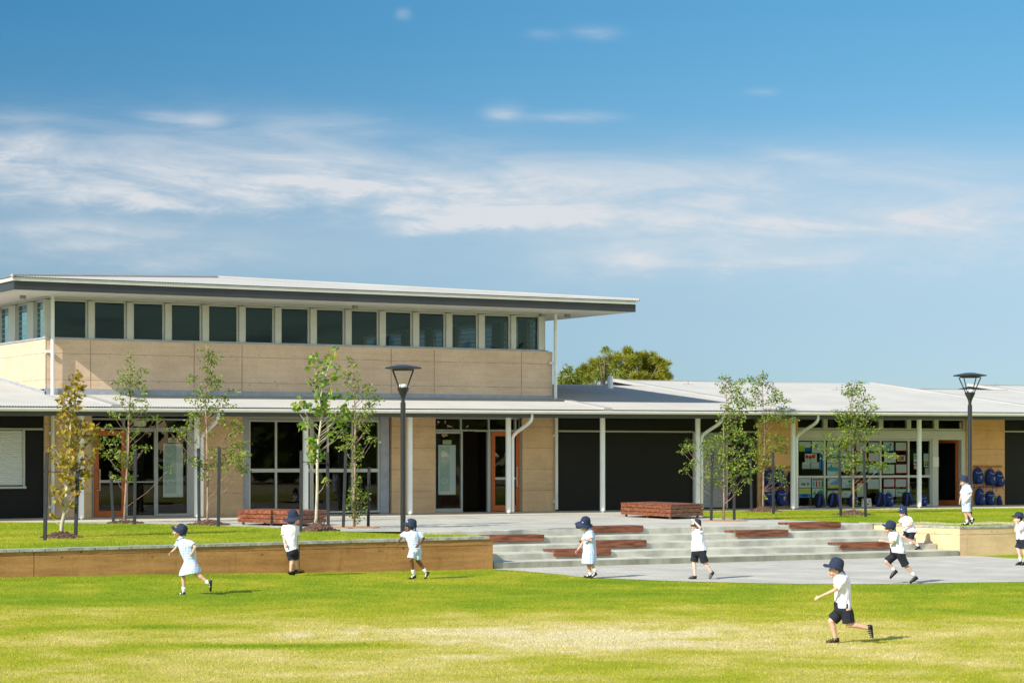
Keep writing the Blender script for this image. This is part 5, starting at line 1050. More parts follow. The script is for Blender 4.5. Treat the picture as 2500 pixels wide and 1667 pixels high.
# maps in the two hall entries
for (x0, y0, x1, y1), lab, s in (((398.5,1083,447,1213), 'tall pale map poster inside the left hall entry', (411,1070,435,1081)), ((1070,1086,1112.5,1207), 'tall pale map poster inside the right hall entry', (1081,1074,1102,1084))):
    w_ = x1-x0
    paper(x0, y0, x1, y1, 'white', [('palemap','r',.08,.03,.58,.9),('white','e',.30,.13,.40,.20),('palemap','e',.30,.13,.34,.17),('grey','r',.64,.03,.015,.9),('white','r',.1,.32,.5,.012),('grey','e',.3,.55,.4,.06),('white','e',.36,.72,.42,.1),('palemap','e',.36,.72,.3,.07),('grey','r',.1,.86,.5,.01),('grey','r',.2,.4,.01,.3)], lab, 'map_poster', 'poster', None, v=VW+.095, grp=None)
    paper(*s, 'paleyellow', [('ink','l',.12,.22,.76,.3),('ink','l',.12,.6,.76,.2)], 'small two line sign above the '+('left' if x0 < 700 else 'right')+' map poster', 'door_sign', 'sign', None, v=VW+.095, grp=None)
# ================================================================ CHILDREN
def skinmat(name, col):
    m = mat(name, col, 0.5, var=.06, vscale=12, spec=.35); b = m.node_tree.nodes['Principled BSDF']
    b.inputs['Subsurface Weight'].default_value = 0.12; b.inputs['Subsurface Radius'].default_value = (.02, .008, .005); b.inputs['Subsurface Scale'].default_value = 0.5
skinmat('skin_fair', (0.62, 0.37, 0.27)); skinmat('skin_pale', (0.70, 0.46, 0.36)); skinmat('skin_tan', (0.50, 0.27, 0.16)); skinmat('skin_dark', (0.17, 0.075, 0.038))
mat('hat_navy', (0.017, 0.026, 0.060), 0.85, var=.2, vscale=18, bump=.2, bscale=300); mat('shirt_white', (0.74, 0.72, 0.79), 0.8, var=.02); mat('shorts_navy', (0.010, 0.012, 0.022), 0.85, var=.2, vscale=10)
mat('shoe_black', (0.010, 0.010, 0.011), 0.35); mat('sock_white', (0.8, 0.8, 0.79), 0.9); mat('eye_dark', (0.02, 0.015, 0.012), 0.3); mat('lip', (0.45, 0.16, 0.13), 0.5); mat('hair_brown', (0.10, 0.055, 0.025), 0.6, var=.3, vscale=60); mat('hair_black', (0.012, 0.010, 0.010), 0.5); mat('hair_blond', (0.32, 0.20, 0.09), 0.6, var=.3, vscale=60)
mat('badge_blue', (0.20, 0.45, 0.75), 0.6); mat('glasses_black', (0.01, 0.01, 0.01), 0.15)
def checkmat(name, base, line, sc):
    m = bpy.data.materials.new(name); m.use_nodes = True; nt = m.node_tree; b = nt.nodes['Principled BSDF']; b.inputs['Roughness'].default_value = 0.85; b.inputs['Specular IOR Level'].default_value = .15
    pos = N(nt, 'ShaderNodeTexCoord').outputs['Object']; nz = N(nt, 'ShaderNodeTexNoise'); nz.inputs['Scale'].default_value = 6; nt.links.new(pos, nz.inputs[0])
    s = N(nt, 'ShaderNodeSeparateXYZ'); nt.links.new(pos, s.inputs[0]); h = MATH(nt, 'ADD', MATH(nt, 'MULTIPLY', s.outputs[0], .86), MATH(nt, 'MULTIPLY', s.outputs[1], -.5))
    g = lambda v, k, w_: MATH(nt, 'LESS_THAN', MATH(nt, 'FRACT', MATH(nt, 'ADD', MATH(nt, 'MULTIPLY', v, k), MATH(nt, 'MULTIPLY', nz.outputs['Fac'], .8))), w_)
    l1 = g(h, sc, .42); l2 = g(s.outputs[2], sc, .42); l3 = g(h, sc, .12); l4 = g(s.outputs[2], sc, .12)
    f = MATH(nt, 'MULTIPLY', MATH(nt, 'ADD', l1, l2), .26); c = MIX(nt, f, base+(1,), line+(1,)); c = MIX(nt, MATH(nt, 'MULTIPLY', MATH(nt, 'MAXIMUM', l3, l4), .22), c, tuple(x*.5 for x in line)+(1,))
    nt.links.new(c, b.inputs['Base Color']); MATS[name] = m
checkmat('dress_check', (.60, .66, .78), (.22, .36, .64), 24.0)
def remesh(mb, vox, smooth=3):
    me = mb.mesh('tmp'); o = bpy.data.objects.new('tmp', me); C.objects.link(o)
    md = o.modifiers.new('r', 'REMESH'); md.mode = 'VOXEL'; md.voxel_size = vox
    if smooth: s = o.modifiers.new('s', 'SMOOTH'); s.iterations = smooth; s.factor = .5
    dg = bpy.context.evaluated_depsgraph_get(); out = bpy.data.meshes.new_from_object(o.evaluated_get(dg)); bpy.data.objects.remove(o); bpy.data.meshes.remove(me)
    vs_ = np.empty(len(out.vertices)*3); out.vertices.foreach_get('co', vs_); fs = [tuple(p.vertices) for p in out.polygons]; bpy.data.meshes.remove(out)
    return vs_.reshape(-1, 3), fs
def folds(V, amp, seed, sx=11, sz=5):
    out = V.copy(); cen = V.mean(0)
    for i, p in enumerate(V):
        n = noise.noise(Vector((p[0]*sx+seed, p[1]*sx, p[2]*sz)))+.5*noise.noise(Vector((p[0]*sx*2.3, p[1]*sx*2.3+seed, p[2]*sz*2)))
        d = np.array([p[0]-cen[0], p[1]-cen[1], 0]); L = np.linalg.norm(d)+1e-6; out[i] += d/L*n*amp
    return out
def solid(name, V, Fc, m, par, extra=None):
    mb = MB(); mb.add([tuple(v) for v in V], Fc, 0); ms = [m]
    if extra:
        for e, em in extra: ms.append(em); mb.add(e.v, e.f, len(ms)-1)
    return mb.build(name, ms, par, smooth=True)
def hand(mb, wrist, adir, palm, k=1.0, curl=0.7, side=1):
    """palm, four curled fingers of unequal length and a thumb off the side"""
    a = Vector(adir).normalized(); n = Vector(palm); n = (n-a*n.dot(a)).normalized(); b = a.cross(n)*side
    c = wrist+a*.032*k; mb.ellipsoid(c, b*.024*k, n*.012*k, a*.034*k, n=10, m=7)
    for i, (off, L) in enumerate(((-.018, .034), (-.006, .040), (.006, .038), (.018, .030))):
        p = c+b*off*k+a*.024*k; q1 = p+(a*math.cos(curl*.5)+n*math.sin(curl*.5))*L*.55*k; q2 = q1+(a*math.cos(curl*1.5)+n*math.sin(curl*1.5))*L*.6*k
        mb.capsule(p, .0072*k, q1, .0066*k, 6); mb.capsule(q1, .0066*k, q2, .0055*k, 6)
    p = c-b*.018*k-a*.008*k; q1 = p+(-b*.8+a*.5+n*.3).normalized()*.026*k; q2 = q1+(a*.9+n*.4-b*.1).normalized()*.022*k
    mb.capsule(p, .0085*k, q1, .0078*k, 6); mb.capsule(q1, .0078*k, q2, .006*k, 6)
def child(label, oc, sc, d, J, hat, face, skin, hair, torso, tmat, legs=None, lmat=None, kind='shirt', k=1.0, shoes='mary', hatw=.135, sleeve=.62, curl=(.8, .8), neckcol=True, ground=None, flap=False, hands_to=None, glasses=False, pony=False, badge=None, seed=1, hat_up=1.0, shortr=.072, roll=0.0):
    P = lambda x, y, o=0.0: dp(oc[0]+x/sc, oc[1]+y/sc, d+o)
    J = {q: P(*v) for q, v in J.items()}
    g = ground if ground is not None else min(J['heN'].z, J['heF'].z, J['toN'].z, J['toF'].z)-.02
    root = thing('person', (J['hip'].x, J['hip'].y, g), label, 'person')
    hF, hB, hT = P(*hat[0]), P(*hat[1]), P(*hat[2]); c0 = (hF+hB)/2; e1 = (hF-hB)/2; f = e1.normalized(); up = (hT-c0); up -= f*up.dot(f); ht = up.length*hat_up; up.normalize(); up = (up-FW*math.tan(math.radians(roll))).normalized(); up = (up-f*up.dot(f)).normalized(); sd = f.cross(up).normalized()
    if face is not None: fd = (RT*face[0]+UP*face[1]+FW*face[2]).normalized()
    else: fd = f
    fu = (up-fd*up.dot(fd)).normalized(); fs_ = fd.cross(fu)
    hc = J['head']
    # ---- body: one continuous skin surface
    mb = MB(); k1 = k
    mb.ellipsoid(hc-fu*.006*k, fs_*.070*k, fd*.084*k, fu*.084*k)                                  # skull
    mb.ellipsoid(hc+fd*.030*k-fu*.048*k, fs_*.050*k, fd*.050*k, fu*.052*k)              # jaw
    mb.ellipsoid(hc+fd*.066*k-fu*.082*k, fs_*.020*k, fd*.018*k, fu*.016*k)              # chin
    mb.capsule(hc+fd*.083*k-fu*.012*k, .008*k, hc+fd*.099*k-fu*.034*k, .0125*k, 8)      # nose
    for s in (-1, 1):
        mb.ellipsoid(hc+fs_*s*.072*k-fu*.022*k-fd*.005*k, fs_*.009*k, fd*.018*k, fu*.027*k, n=8, m=6)   # ears
        mb.ellipsoid(hc+fs_*s*.036*k+fd*.062*k-fu*.038*k, fs_*.026*k, fd*.022*k, fu*.024*k, n=8, m=6)   # cheeks
    mb.capsule(hc-fu*.06*k-fd*.01*k, .036*k, J['neck'], .040*k)
    ch = J['neck']*.62+J['hip']*.38
    mb.capsule(J['neck']*.85+J['hip']*.15, .062*k, J['hip'], .078*k); 
    for s in 'NF':
        mb.capsule(J['neck']*.9+J['hip']*.1, .045*k, J['sh'+s], .034*k)
        mb.capsule(J['sh'+s], .034*k, J['el'+s], .026*k); mb.capsule(J['el'+s], .027*k, J['ha'+s], .0175*k)
        a = J['ha'+s]-J['el'+s]; hand(mb, J['ha'+s], a, (J['neck']*.3+J['hip']*.7)-J['ha'+s]+FW*.05 if hands_to is None else hands_to, k, curl[0] if s == 'N' else curl[1], 1 if s == 'N' else -1)
        mb.capsule(J['hp'+s], .068*k, J['kn'+s], .043*k)
        mid = J['kn'+s]*.68+J['an'+s]*.32; sh_ = (J['an'+s]-J['kn'+s]).normalized(); back = -(fd-sh_*fd.dot(sh_)).normalized()
        mb.capsule(J['kn'+s], .043*k, mid+back*.006*k, .041*k); mb.capsule(mid+back*.006*k, .040*k, J['an'+s], .025*k)
        mb.capsule(J['he'+s]*.8+J['an'+s]*.2, .020*k, J['he'+s]*.28+J['to'+s]*.72+(J['an'+s]-J['he'+s])*.10, .013*k)
        mb.capsule(J['an'+s], .024*k, J['he'+s]*.7+J['to'+s]*.15+J['an'+s]*.15, .018*k)
    V, Fc = remesh(mb, .0075*k, 3)
    ex = []
    eb = MB(); ew = MB()
    for s in (-1, 1):
        ec = hc+fs_*s*.031*k+fd*.0785*k+fu*.002*k; ew.ellipsoid(ec-fd*.004*k, fs_*.014*k, fd*.008*k, fu*.0075*k, n=10, m=6); eb.ellipsoid(ec+fd*.002*k, fs_*.0075*k, fd*.005*k, fu*.0075*k, n=8, m=6)
        eb.capsule(hc+fs_*s*.016*k+fd*.083*k+fu*.021*k, .003*k, hc+fs_*s*.046*k+fd*.070*k+fu*.022*k, .003*k, 5)
    lp = MB(); lp.ellipsoid(hc+fd*.080*k-fu*.058*k, fs_*.021*k, fd*.007*k, fu*.0065*k, n=10, m=6)
    solid('body', V, Fc, skin, root, [(ew, 'sock_white'), (eb, 'eye_dark'), (lp, 'lip')])
    # ---- hair below the hat
    mb = MB(); mb.ellipsoid(hc-fd*.014*k-fu*.004*k, fs_*.076*k, fd*.079*k, fu*.084*k)
    mb.ellipsoid(hc-fd*.045*k-fu*.045*k, fs_*.058*k, fd*.042*k, fu*.052*k)
    if pony: q = hc-fd*.095*k-fu*.05*k; mb.capsule(q, .022*k, q-fd*.03*k-fu*.06*k, .012*k)
    if pony == 2:
        for s in (-1, 1): mb.capsule(hc+fs_*s*.066*k-fu*.02*k-fd*.02*k, .02*k, hc+fs_*s*.06*k-fu*.12*k-fd*.03*k, .014*k)
    V, Fc = remesh(mb, .009*k, 2); V = folds(V, .004, seed, 60, 20); solid('hair', V, Fc, hair, root)
    # ---- bucket hat
    L1 = e1.length; W = hatw*k; rc = .098*k; n = 36; mb = MB(); off = f*(-.20*L1)
    def ring(r1, r2, z, wob=0.0, cx=0.0): return [c0+off*(1 if r1 < L1*.9 else 0)+f*(r1*math.cos(2*math.pi*i/n)+cx)+sd*(r2*math.sin(2*math.pi*i/n))+up*(z+wob*math.sin(2*2*math.pi*i/n+seed)+wob*.7*math.sin(3*2*math.pi*i/n+seed*2)) for i in range(n)]
    rl = min(rc, L1*.74); rw = min(.090*k, W*.8)
    R_ = [ring(rl*.97, rw*.97, -.004*k), ring(L1*1.03, W*1.0, -.024*k, .010*k), ring(L1*1.06, W*1.03, -.020*k, .010*k), ring(L1*1.02, W*.99, -.012*k, .010*k), ring(rl*1.04, rw*1.04, .012*k), ring(rl*1.0, rw*1.0, .03*k), ring(rl*.97, rw*.97, ht*.45), ring(rl*.90, rw*.90, ht*.68), ring(rl*.76, rw*.78, ht*.86), ring(rl*.55, rw*.6, ht*.96), ring(rl*.28, rw*.3, ht*1.0), ring(rl*.02, rw*.02, ht*1.0)]
    mb.loft(R_); hat_o = mb.build('hat', 'hat_navy', root, smooth=True)
    if flap:
        q = c0-f*rl*.9; mb = MB(); mb.loft([[q+sd*(x*.07*k)+f*(yv*.012*k)+up*(-z*.11*k)-f*(z*.04*k) for x, yv in ((-1,0),(-.5,-1.4),(0,-1.8),(.5,-1.4),(1,0),(.5,-.6),(0,-1),(-.5,-.6))] for z in (0, .5, 1)]); mb.build('neck_flap', 'hat_navy', hat_o, smooth=True)
    if badge:
        q = c0+off+f*rl*badge[0]*.96+sd*rw*badge[1]*.96+up*ht*.42; nn = (f*badge[0]+sd*badge[1]).normalized(); t_ = up.cross(nn); mb = MB(); mb.obox(q+nn*.004, t_*.016*k, nn*.004, up*.013*k); mb.build('badge', 'badge_blue', hat_o)
    if glasses:
        mb = MB()
        for s in (-1, 1):
            mb.ellipsoid(hc+fs_*s*.033*k+fd*.086*k+fu*.002*k, fs_*.026*k, fd*.007*k, fu*.017*k, n=12, m=6); mb.tube([hc+fs_*s*.056*k+fd*.082*k+fu*.004*k, hc+fs_*s*.078*k+fd*.03*k+fu*.002*k, hc+fs_*s*.078*k-fd*.01*k-fu*.005*k], .0035*k, 6)
        mb.tube([hc+fs_*.03*k+fd*.092*k+fu*.004*k, hc-fs_*.03*k+fd*.092*k+fu*.004*k], .0035*k, 6); mb.build('sunglasses', 'glasses_black', root, smooth=True)
    # ---- top: rings give the outline, sleeves grow out of the shoulders
    def rings(spec, nn=40, pleat=0.0):
        out = []
        for i, (l, r, dh) in enumerate(spec):
            a, b = P(*l), P(*r); c = (a+b)/2; A = (b-a)/2; B = FW*dh*k
            if A.x*RT.x+A.y*RT.y < 0: A = -A
            pl = pleat*max(0, i-(len(spec)-3))
            out.append([c+(A*math.copysign(abs(math.cos(t))**.85, math.cos(t))+B*math.copysign(abs(math.sin(t))**.85, math.sin(t)))*(1+pl*math.sin(t*11+seed)) for t in [2*math.pi*q/nn for q in range(nn)]])
        return out
    def dense(spec):
        out = []
        for s0, s1 in zip(spec, spec[1:]):
            for t in (0, .33, .66): out.append(tuple(tuple(lerp(p, q, t) for p, q in zip(s0[i], s1[i])) if i < 2 else lerp(s0[i], s1[i], t) for i in range(3)))
        return out+[spec[-1]]
    mb = MB(); mb.loft(rings(dense(torso)))
    for s in 'NF':
        e = J['sh'+s].lerp(J['el'+s], sleeve if not isinstance(sleeve, dict) else sleeve[s]); e0 = J['sh'+s].lerp(J['el'+s], -.05)
        mb.capsule(J['neck'].lerp(J['hip'], .14), .055*k, J['sh'+s], .046*k); mb.tube([e0, J['sh'+s].lerp(e, .45), e], [.046*k, .050*k, .056*k], 16)
    V, Fc = remesh(mb, .0085*k, 3); V = folds(V, .013 if kind != 'dress' else .011, seed*3.1, 15, 6)
    top = solid('dress' if kind == 'dress' else 'shirt', V, Fc, tmat, root)
    if neckcol:
        mb = MB(); nk = J['neck']; ax = (hc-nk).normalized(); a1 = (fd-ax*fd.dot(ax)).normalized(); b1 = ax.cross(a1)
        mb.loft([[nk+ax*z*k+(a1*math.cos(t)*1.12+b1*math.sin(t))*r*k-ax*.012*k*math.cos(t) for t in [2*math.pi*q/24 for q in range(24)]] for r, z in ((.060, -.004), (.056, .020), (.050, .034), (.045, .030), (.050, .008))])
        for s in (-1, 1): q = nk+a1*.062*k+b1*s*.024*k; mb.obox(q-ax*.004*k+a1*.003, (b1*s*.022+a1*.004)*k, (-ax*.018+a1*.010)*k, a1*.003)
        mb.build('collar', tmat, top, smooth=True)
    if legs:
        mb = MB(); wl, wr, wd, ff = legs; mb.loft(rings([(wl, wr, wd), (tuple(lerp(p, q, .5) for p, q in zip(wl, wr)), wr, wd)][:1]+[((wl[0], wl[1]+.0), (wr[0], wr[1]+.0), wd)])) if False else None
        a, b = P(*wl), P(*wr); c = (a+b)/2; r_ = (b-a).length/2
        mb.loft([[c+UP*(.06*k)+((b-a)/2*math.cos(t)+FW*wd*k*math.sin(t)) for t in [2*math.pi*q/24 for q in range(24)]], [J['hip']+((b-a)/2*1.03*math.cos(t)+FW*wd*1.05*k*math.sin(t))-UP*.03*k for t in [2*math.pi*q/24 for q in range(24)]]])
        mb.ellipsoid(J['hip']-UP*.03*k, (b-a).normalized()*r_*1.0, FW*wd*k, UP*.07*k)
        for s in 'NF':
            e = J['hp'+s].lerp(J['kn'+s], ff[s] if isinstance(ff, dict) else ff); mb.tube([J['hp'+s]+(J['hp'+s]-e).normalized()*.02, J['hp'+s].lerp(e, .5), e], [.080*k, shortr*1.04*k, shortr*1.05*k], 18)
        V, Fc = remesh(mb, .0085*k, 3); V = folds(V, .011, seed*1.7, 15, 6); solid('shorts', V, Fc, lmat, root)
    # ---- socks and shoes
    for s in 'NF':
        an, he, to, kn = J['an'+s], J['he'+s], J['to'+s], J['kn'+s]; fa = (to-he).normalized(); ua = (an-he); ua = (ua-fa*ua.dot(fa)).normalized(); sa = fa.cross(ua); L = (to-he).length; L = max(L, .145*k)
        if L > (to-he).length: to = he+fa*L
        if shoes != 'sandal':
            mb = MB(); top_ = an.lerp(kn, .20); mb.tube([an.lerp(he, .5)+fa*.012, an, top_.lerp(an, .5), top_], [.026*k, .030*k, .032*k, .0335*k], 14); mb.capsule(an.lerp(he, .6)+fa*.02, .024*k, he.lerp(to, .50)+ua*.018*k, .020*k, 12); mb.build('sock', 'sock_white', root, smooth=True)
        mb = MB(); rgs = []
        hh = {'mary': (.050, .062, .058, .034, .030, .040, .036, .020), 'shoe': (.055, .072, .074, .070, .062, .050, .038, .020), 'sandal': (.012,)*8}[shoes]
        for i, t in enumerate((-.03, .05, .2, .4, .58, .76, .92, 1.0)):
            wd_ = (.022, .034, .037, .036, .038, .040, .032, .016)[i]*k*1.12; h_ = hh[i]*k; b0 = he+fa*(L*t)-ua*.012*k
            rgs.append([b0+sa*wd_*math.copysign(abs(math.cos(q))**.6, math.cos(q))+ua*(h_*.5+h_*.5*math.copysign(abs(math.sin(q))**.7, math.sin(q))) for q in [2*math.pi*j/16 for j in range(16)]])
        mb.loft(rgs)
        if shoes == 'mary':
            for t in (.42,):
                m_ = he+fa*L*t; mb.tube([m_+sa*.034*k+ua*.01*k, m_+sa*.024*k+ua*.045*k, m_+ua*.054*k, m_-sa*.024*k+ua*.045*k, m_-sa*.034*k+ua*.01*k], .0055*k, 6)
        if shoes == 'sandal':
            for t, hz in ((.22, .055), (.40, .050), (.56, .042), (.72, .036), (.88, .028)):
                m_ = he+fa*L*t; mb.tube([m_+sa*.034*k, m_+sa*.026*k+ua*hz*.8*k, m_+ua*hz*1.05*k, m_-sa*.026*k+ua*hz*.8*k, m_-sa*.034*k], .0075*k, 6)
            mb.loft([[he-fa*.004+sa*x*k+ua*(z*k)+fa*yy*k for x, yy in ((-.032,.05),(-.03,.0),(-.015,-.014),(.015,-.014),(.03,.0),(.032,.05),(.028,.05),(.024,.004),(0,-.006),(-.024,.004),(-.028,.05))] for z in (0, .05)])
        mb.build('sandal' if shoes == 'sandal' else 'shoe', 'shoe_black', root, smooth=True)
    return root
N_, F_ = -.085, .085
# 1 girl running on the lawn, left
child('child in a pale blue checked dress running on the lawn, leftmost of all the children', (380,1240), 6.535, 37.9,
  dict(head=(368,358,0), neck=(405,487,0), shN=(545,545,-.10), elN=(632,622,-.15), haN=(585,715,-.12), shF=(362,545,.11), elF=(335,625,.14), haF=(262,690,.12), hip=(545,880,0), hpN=(570,925,-.06), hpF=(530,925,.06),
       knF=(437,1045,.06), anF=(447,1310,.06), heF=(475,1382,.06), toF=(325,1388,.06), knN=(668,1062,-.06), anN=(838,1190,-.06), heN=(893,1150,-.06), toN=(880,1330,-.06)),
  ((262,285,0),(487,425,0),(395,215,0)), (-1,-.08,-.12), 'skin_fair', 'hair_brown',
  [((372,500),(452,478),.05),((345,545),(575,520),.12),((362,620),(618,590),.125),((410,740),(640,690),.11),((452,845),(642,800),.105),((420,930),(675,880),.125),((385,1000),(712,955),.15),((380,1082),(728,1018),.165)], 'dress_check', kind='dress', k=1.0, hatw=.12, seed=1, hat_up=.95, sleeve=.7)
# 2 boy from behind
child('child seen from behind in white shirt and wide hat by the brown garden wall', (640,1220), 7.8375, 43.4,
  dict(head=(566,388,.03), neck=(555,462,0), shN=(650,520,.02), elN=(672,690,.03), haN=(676,830,.02), shF=(425,520,-.02), elF=(410,690,-.06), haF=(440,830,-.14), hip=(575,1000,0), hpN=(625,1000,.0), hpF=(540,1000,0),
       knN=(622,1160,.03), anN=(655,1345,.05), heN=(640,1392,.02), toN=(805,1372,.12), knF=(575,1160,-.02), anF=(545,1372,-.05), heF=(512,1405,-.06), toF=(605,1408,.05)),
  ((415,375,.0),(728,300,.0),(555,188,.0)), (.35,-.05,1), 'skin_fair', 'hair_brown',
  [((480,468),(622,452),.06),((400,505),(682,490),.10),((378,560),(690,545),.115),((385,690),(670,680),.115),((410,820),(668,800),.115),((445,930),(672,880),.12),((468,998),(690,925),.125)], 'shirt_white',
  ((470,985),(690,975),.115,.86), 'shorts_navy', k=1.05, shoes='sandal', hatw=.165, seed=2, roll=16, neckcol=False, sleeve=.92)
# 3 child with dark skin running
child('child in a pale blue checked playsuit running in front of the lamp post', (940,1240), 8.25, 42.7,
  dict(head=(492,375,0), neck=(520,475,0), shN=(690,520,-.03), elN=(782,612,.0), haN=(680,728,-.12), shF=(395,510,.03), elF=(318,612,.02), haF=(268,672,-.05), hip=(605,850,0), hpN=(655,880,-.0), hpF=(560,880,-.03),
       knF=(520,1035,-.07), anF=(567,1285,.0), heF=(625,1395,.0), toF=(470,1425,-.03), knN=(658,1050,.03), anN=(808,1265,.08), heN=(885,1300,.08), toN=(800,1440,.06)),
  ((362,290,0),(640,355,0),(522,205,0)), (-.8,-.12,-.62), 'skin_dark', 'hair_black',
  [((455,470),(590,440),.055),((372,495),(715,485),.10),((395,580),(720,570),.115),((445,690),(700,690),.11),((475,790),(720,790),.115),((500,855),(735,815),.12)], 'dress_check',
  ((490,835),(728,815),.12,.88), 'dress_check', k=1.0, hatw=.15, seed=3, roll=7, flap=True, badge=(.8,-.6), sleeve=.7)
# 4 girl in long dress walking, head down
child('child with bowed head in a long checked dress at the lawn edge', (1370,1240), 8.253, 43.2,
  dict(head=(468,338,0), neck=(552,440,0), shN=(590,490,-.10), elN=(612,655,-.14), haN=(515,640,-.17), shF=(520,490,.10), elF=(430,710,.12), haF=(338,835,.10), hip=(565,800,0), hpN=(585,850,-.055), hpF=(555,850,.055),
       knN=(590,1090,-.05), anN=(680,1252,-.05), heN=(722,1330,-.05), toN=(600,1405,-.05), knF=(545,1100,.05), anF=(590,1345,.05), heF=(610,1390,.05), toF=(450,1382,.05)),
  ((287,296,0),(618,330,0),(462,158,0)), (-.85,-.55,.0), 'skin_fair', 'hair_black',
  [((500,440),(585,405),.055),((478,500),(640,455),.11),((448,600),(675,560),.125),((448,720),(695,690),.12),((440,850),(705,830),.125),((425,980),(708,970),.145),((405,1108),(700,1130),.165)], 'dress_check', kind='dress', k=1.0, hatw=.155, seed=4, roll=24, flap=True, pony=2, badge=(.55,-.8), sleeve=.75)
# 5 boy shading eyes
child('child in white shirt and navy shorts shading his eyes with a raised hand', (1660,1250), 8.7125, 42.9,
  dict(head=(338,272,0), neck=(372,375,0), shN=(455,415,-.10), elN=(430,325,-.19), haN=(318,205,-.14), shF=(330,440,.10), elF=(318,600,.13), haF=(330,720,.14), hip=(400,840,0), hpN=(465,870,-.055), hpF=(335,870,.055),
       knF=(296,1065,.05), anF=(318,1345,.05), heF=(340,1405,.05), toF=(190,1412,.05), knN=(535,1085,-.05), anN=(668,1280,-.05), heN=(722,1290,-.05), toN=(640,1405,-.05)),
  ((222,255,0),(455,290,0),(392,140,0)), (-1,-.05,-.15), 'skin_pale', 'hair_black',
  [((300,400),(420,360),.05),((258,415),(490,385),.105),((255,520),(515,500),.12),((248,640),(530,620),.12),((240,760),(568,740),.125),((240,830),(592,800),.13)], 'shirt_white',
  ((245,820),(552,815),.115,{'N':.92,'F':.92}), 'shorts_navy', k=.98, shoes='sandal', hatw=.125, seed=5, curl=(.5,.9), sleeve={'N':.45,'F':.7})
# 6 boy running, front right
child('child in white shirt and navy hat running on the dry lawn, nearest of all', (1960,1340), 6.2727, 28.3,
  dict(head=(500,312,0), neck=(565,388,0), shN=(632,470,-.09), elN=(478,632,-.15), haN=(265,725,-.13), shF=(560,480,.09), elF=(648,585,.12), haF=(612,700,.02), hip=(622,920,0), hpN=(675,955,-.055), hpF=(585,955,.055),
       knF=(432,1105,.05), anF=(505,1380,.05), heF=(540,1415,.05), toF=(350,1432,.05), knN=(705,1150,-.05), anN=(1010,1210,-.05), heN=(1052,1175,-.05), toN=(1068,1365,-.05)),
  ((326,222,0),(622,318,0),(540,128,0)), (-1,-.18,-.08), 'skin_fair', 'hair_brown',
  [((500,395),(600,345),.05),((478,440),(690,410),.10),((482,540),(738,520),.12),((492,660),(722,660),.115),((492,770),(722,780),.115),((508,850),(732,850),.12),((520,895),(728,915),.12)], 'shirt_white',
  ((470,875),(740,905),.115,{'N':.88,'F':.86}), 'shorts_navy', k=.93, shoes='sandal', hatw=.15, seed=6, pony=True, sleeve=.78, shortr=.078)
# 7 boy with sunglasses running on the paving
child('child with sunglasses in a white shirt and navy shorts running left on the paving', (2130,1220), 7.127, 41.5,
  dict(head=(303,490,0), neck=(350,555,0), shN=(410,620,-.10), elN=(352,745,-.15), haN=(190,715,-.14), shF=(345,620,.10), elF=(400,760,.15), haF=(440,850,.12), hip=(445,910,0), hpN=(480,950,-.055), hpF=(400,950,.055),
       knF=(250,1075,.05), anF=(368,1205,.05), heF=(435,1245,.05), toF=(305,1368,.05), knN=(585,1150,-.05), anN=(712,1290,-.05), heN=(790,1365,-.05), toN=(650,1445,-.05)),
  ((168,415,0),(405,500,0),(320,350,0)), (-1,-.1,-.1), 'skin_fair', 'hair_black',
  [((280,565),(400,525),.05),((272,590),(450,570),.105),((282,680),(510,650),.12),((310,790),(550,770),.115),((325,880),(570,880),.12),((332,910),(578,942),.12)], 'shirt_white',
  ((312,895),(580,935),.115,.95), 'shorts_navy', k=.98, shoes='shoe', hatw=.14, seed=7, glasses=True, pony=True, sleeve=.80)
# 8 boy running along the lowest step
child('child in a white shirt running along the lowest step behind the boy with sunglasses', (2130,1220), 7.127, 53.2,
  dict(head=(533,228,0), neck=(572,290,0), shN=(665,340,-.06), elN=(680,425,-.14), haN=(562,468,-.16), shF=(520,335,.09), elF=(480,410,.12), haF=(420,455,.10), hip=(650,550,0), hpN=(690,570,-.055), hpF=(610,570,.055),
       knF=(560,640,.05), anF=(672,748,.05), heF=(700,775,.05), toF=(648,858,.05), knN=(668,682,-.05), anN=(788,790,-.05), heN=(835,832,-.05), toN=(735,872,-.05)),
  ((425,198,0),(610,205,0),(540,105,0)), (-.95,-.2,-.25), 'skin_fair', 'hair_black',
  [((520,300),(620,275),.05),((490,325),(690,310),.10),((512,400),(715,385),.115),((530,470),(735,450),.115),((530,530),(775,535),.125),((545,560),(780,560),.125)], 'shirt_white',
  ((530,540),(750,550),.115,.92), 'shorts_navy', k=.93, shoes='shoe', hatw=.115, seed=8, badge=(.6,-.7), flap=True, ground=.132, sleeve=.7)
# 9 girl walking on the wall
child('child in a pale checked playsuit walking on top of the right garden wall, looking down', (2320,1140), 6.033, 53.85,
  dict(head=(196,208,0), neck=(232,262,0), shN=(272,295,-.09), elN=(308,405,-.13), haN=(248,485,-.15), shF=(200,300,.09), elF=(158,430,.12), haF=(142,500,.10), hip=(235,510,0), hpN=(255,540,-.055), hpF=(215,540,.055),
       knF=(225,670,.05), anF=(248,798,.05), heF=(272,845,.05), toF=(162,848,.05), knN=(262,672,-.05), anN=(326,768,-.05), heN=(358,760,-.05), toN=(312,838,-.05)),
  ((108,178,0),(265,200,0),(190,118,0)), (-.9,-.42,-.1), 'skin_fair', 'hair_blond',
  [((195,268),(262,245),.055),((172,290),(300,270),.10),((166,350),(312,335),.115),((166,430),(310,420),.11),((165,520),(303,510),.115)], 'dress_check',
  ((164,515),(302,510),.115,.90), 'dress_check', k=1.0, hatw=.125, seed=9, ground=T+.018, sleeve=.75)
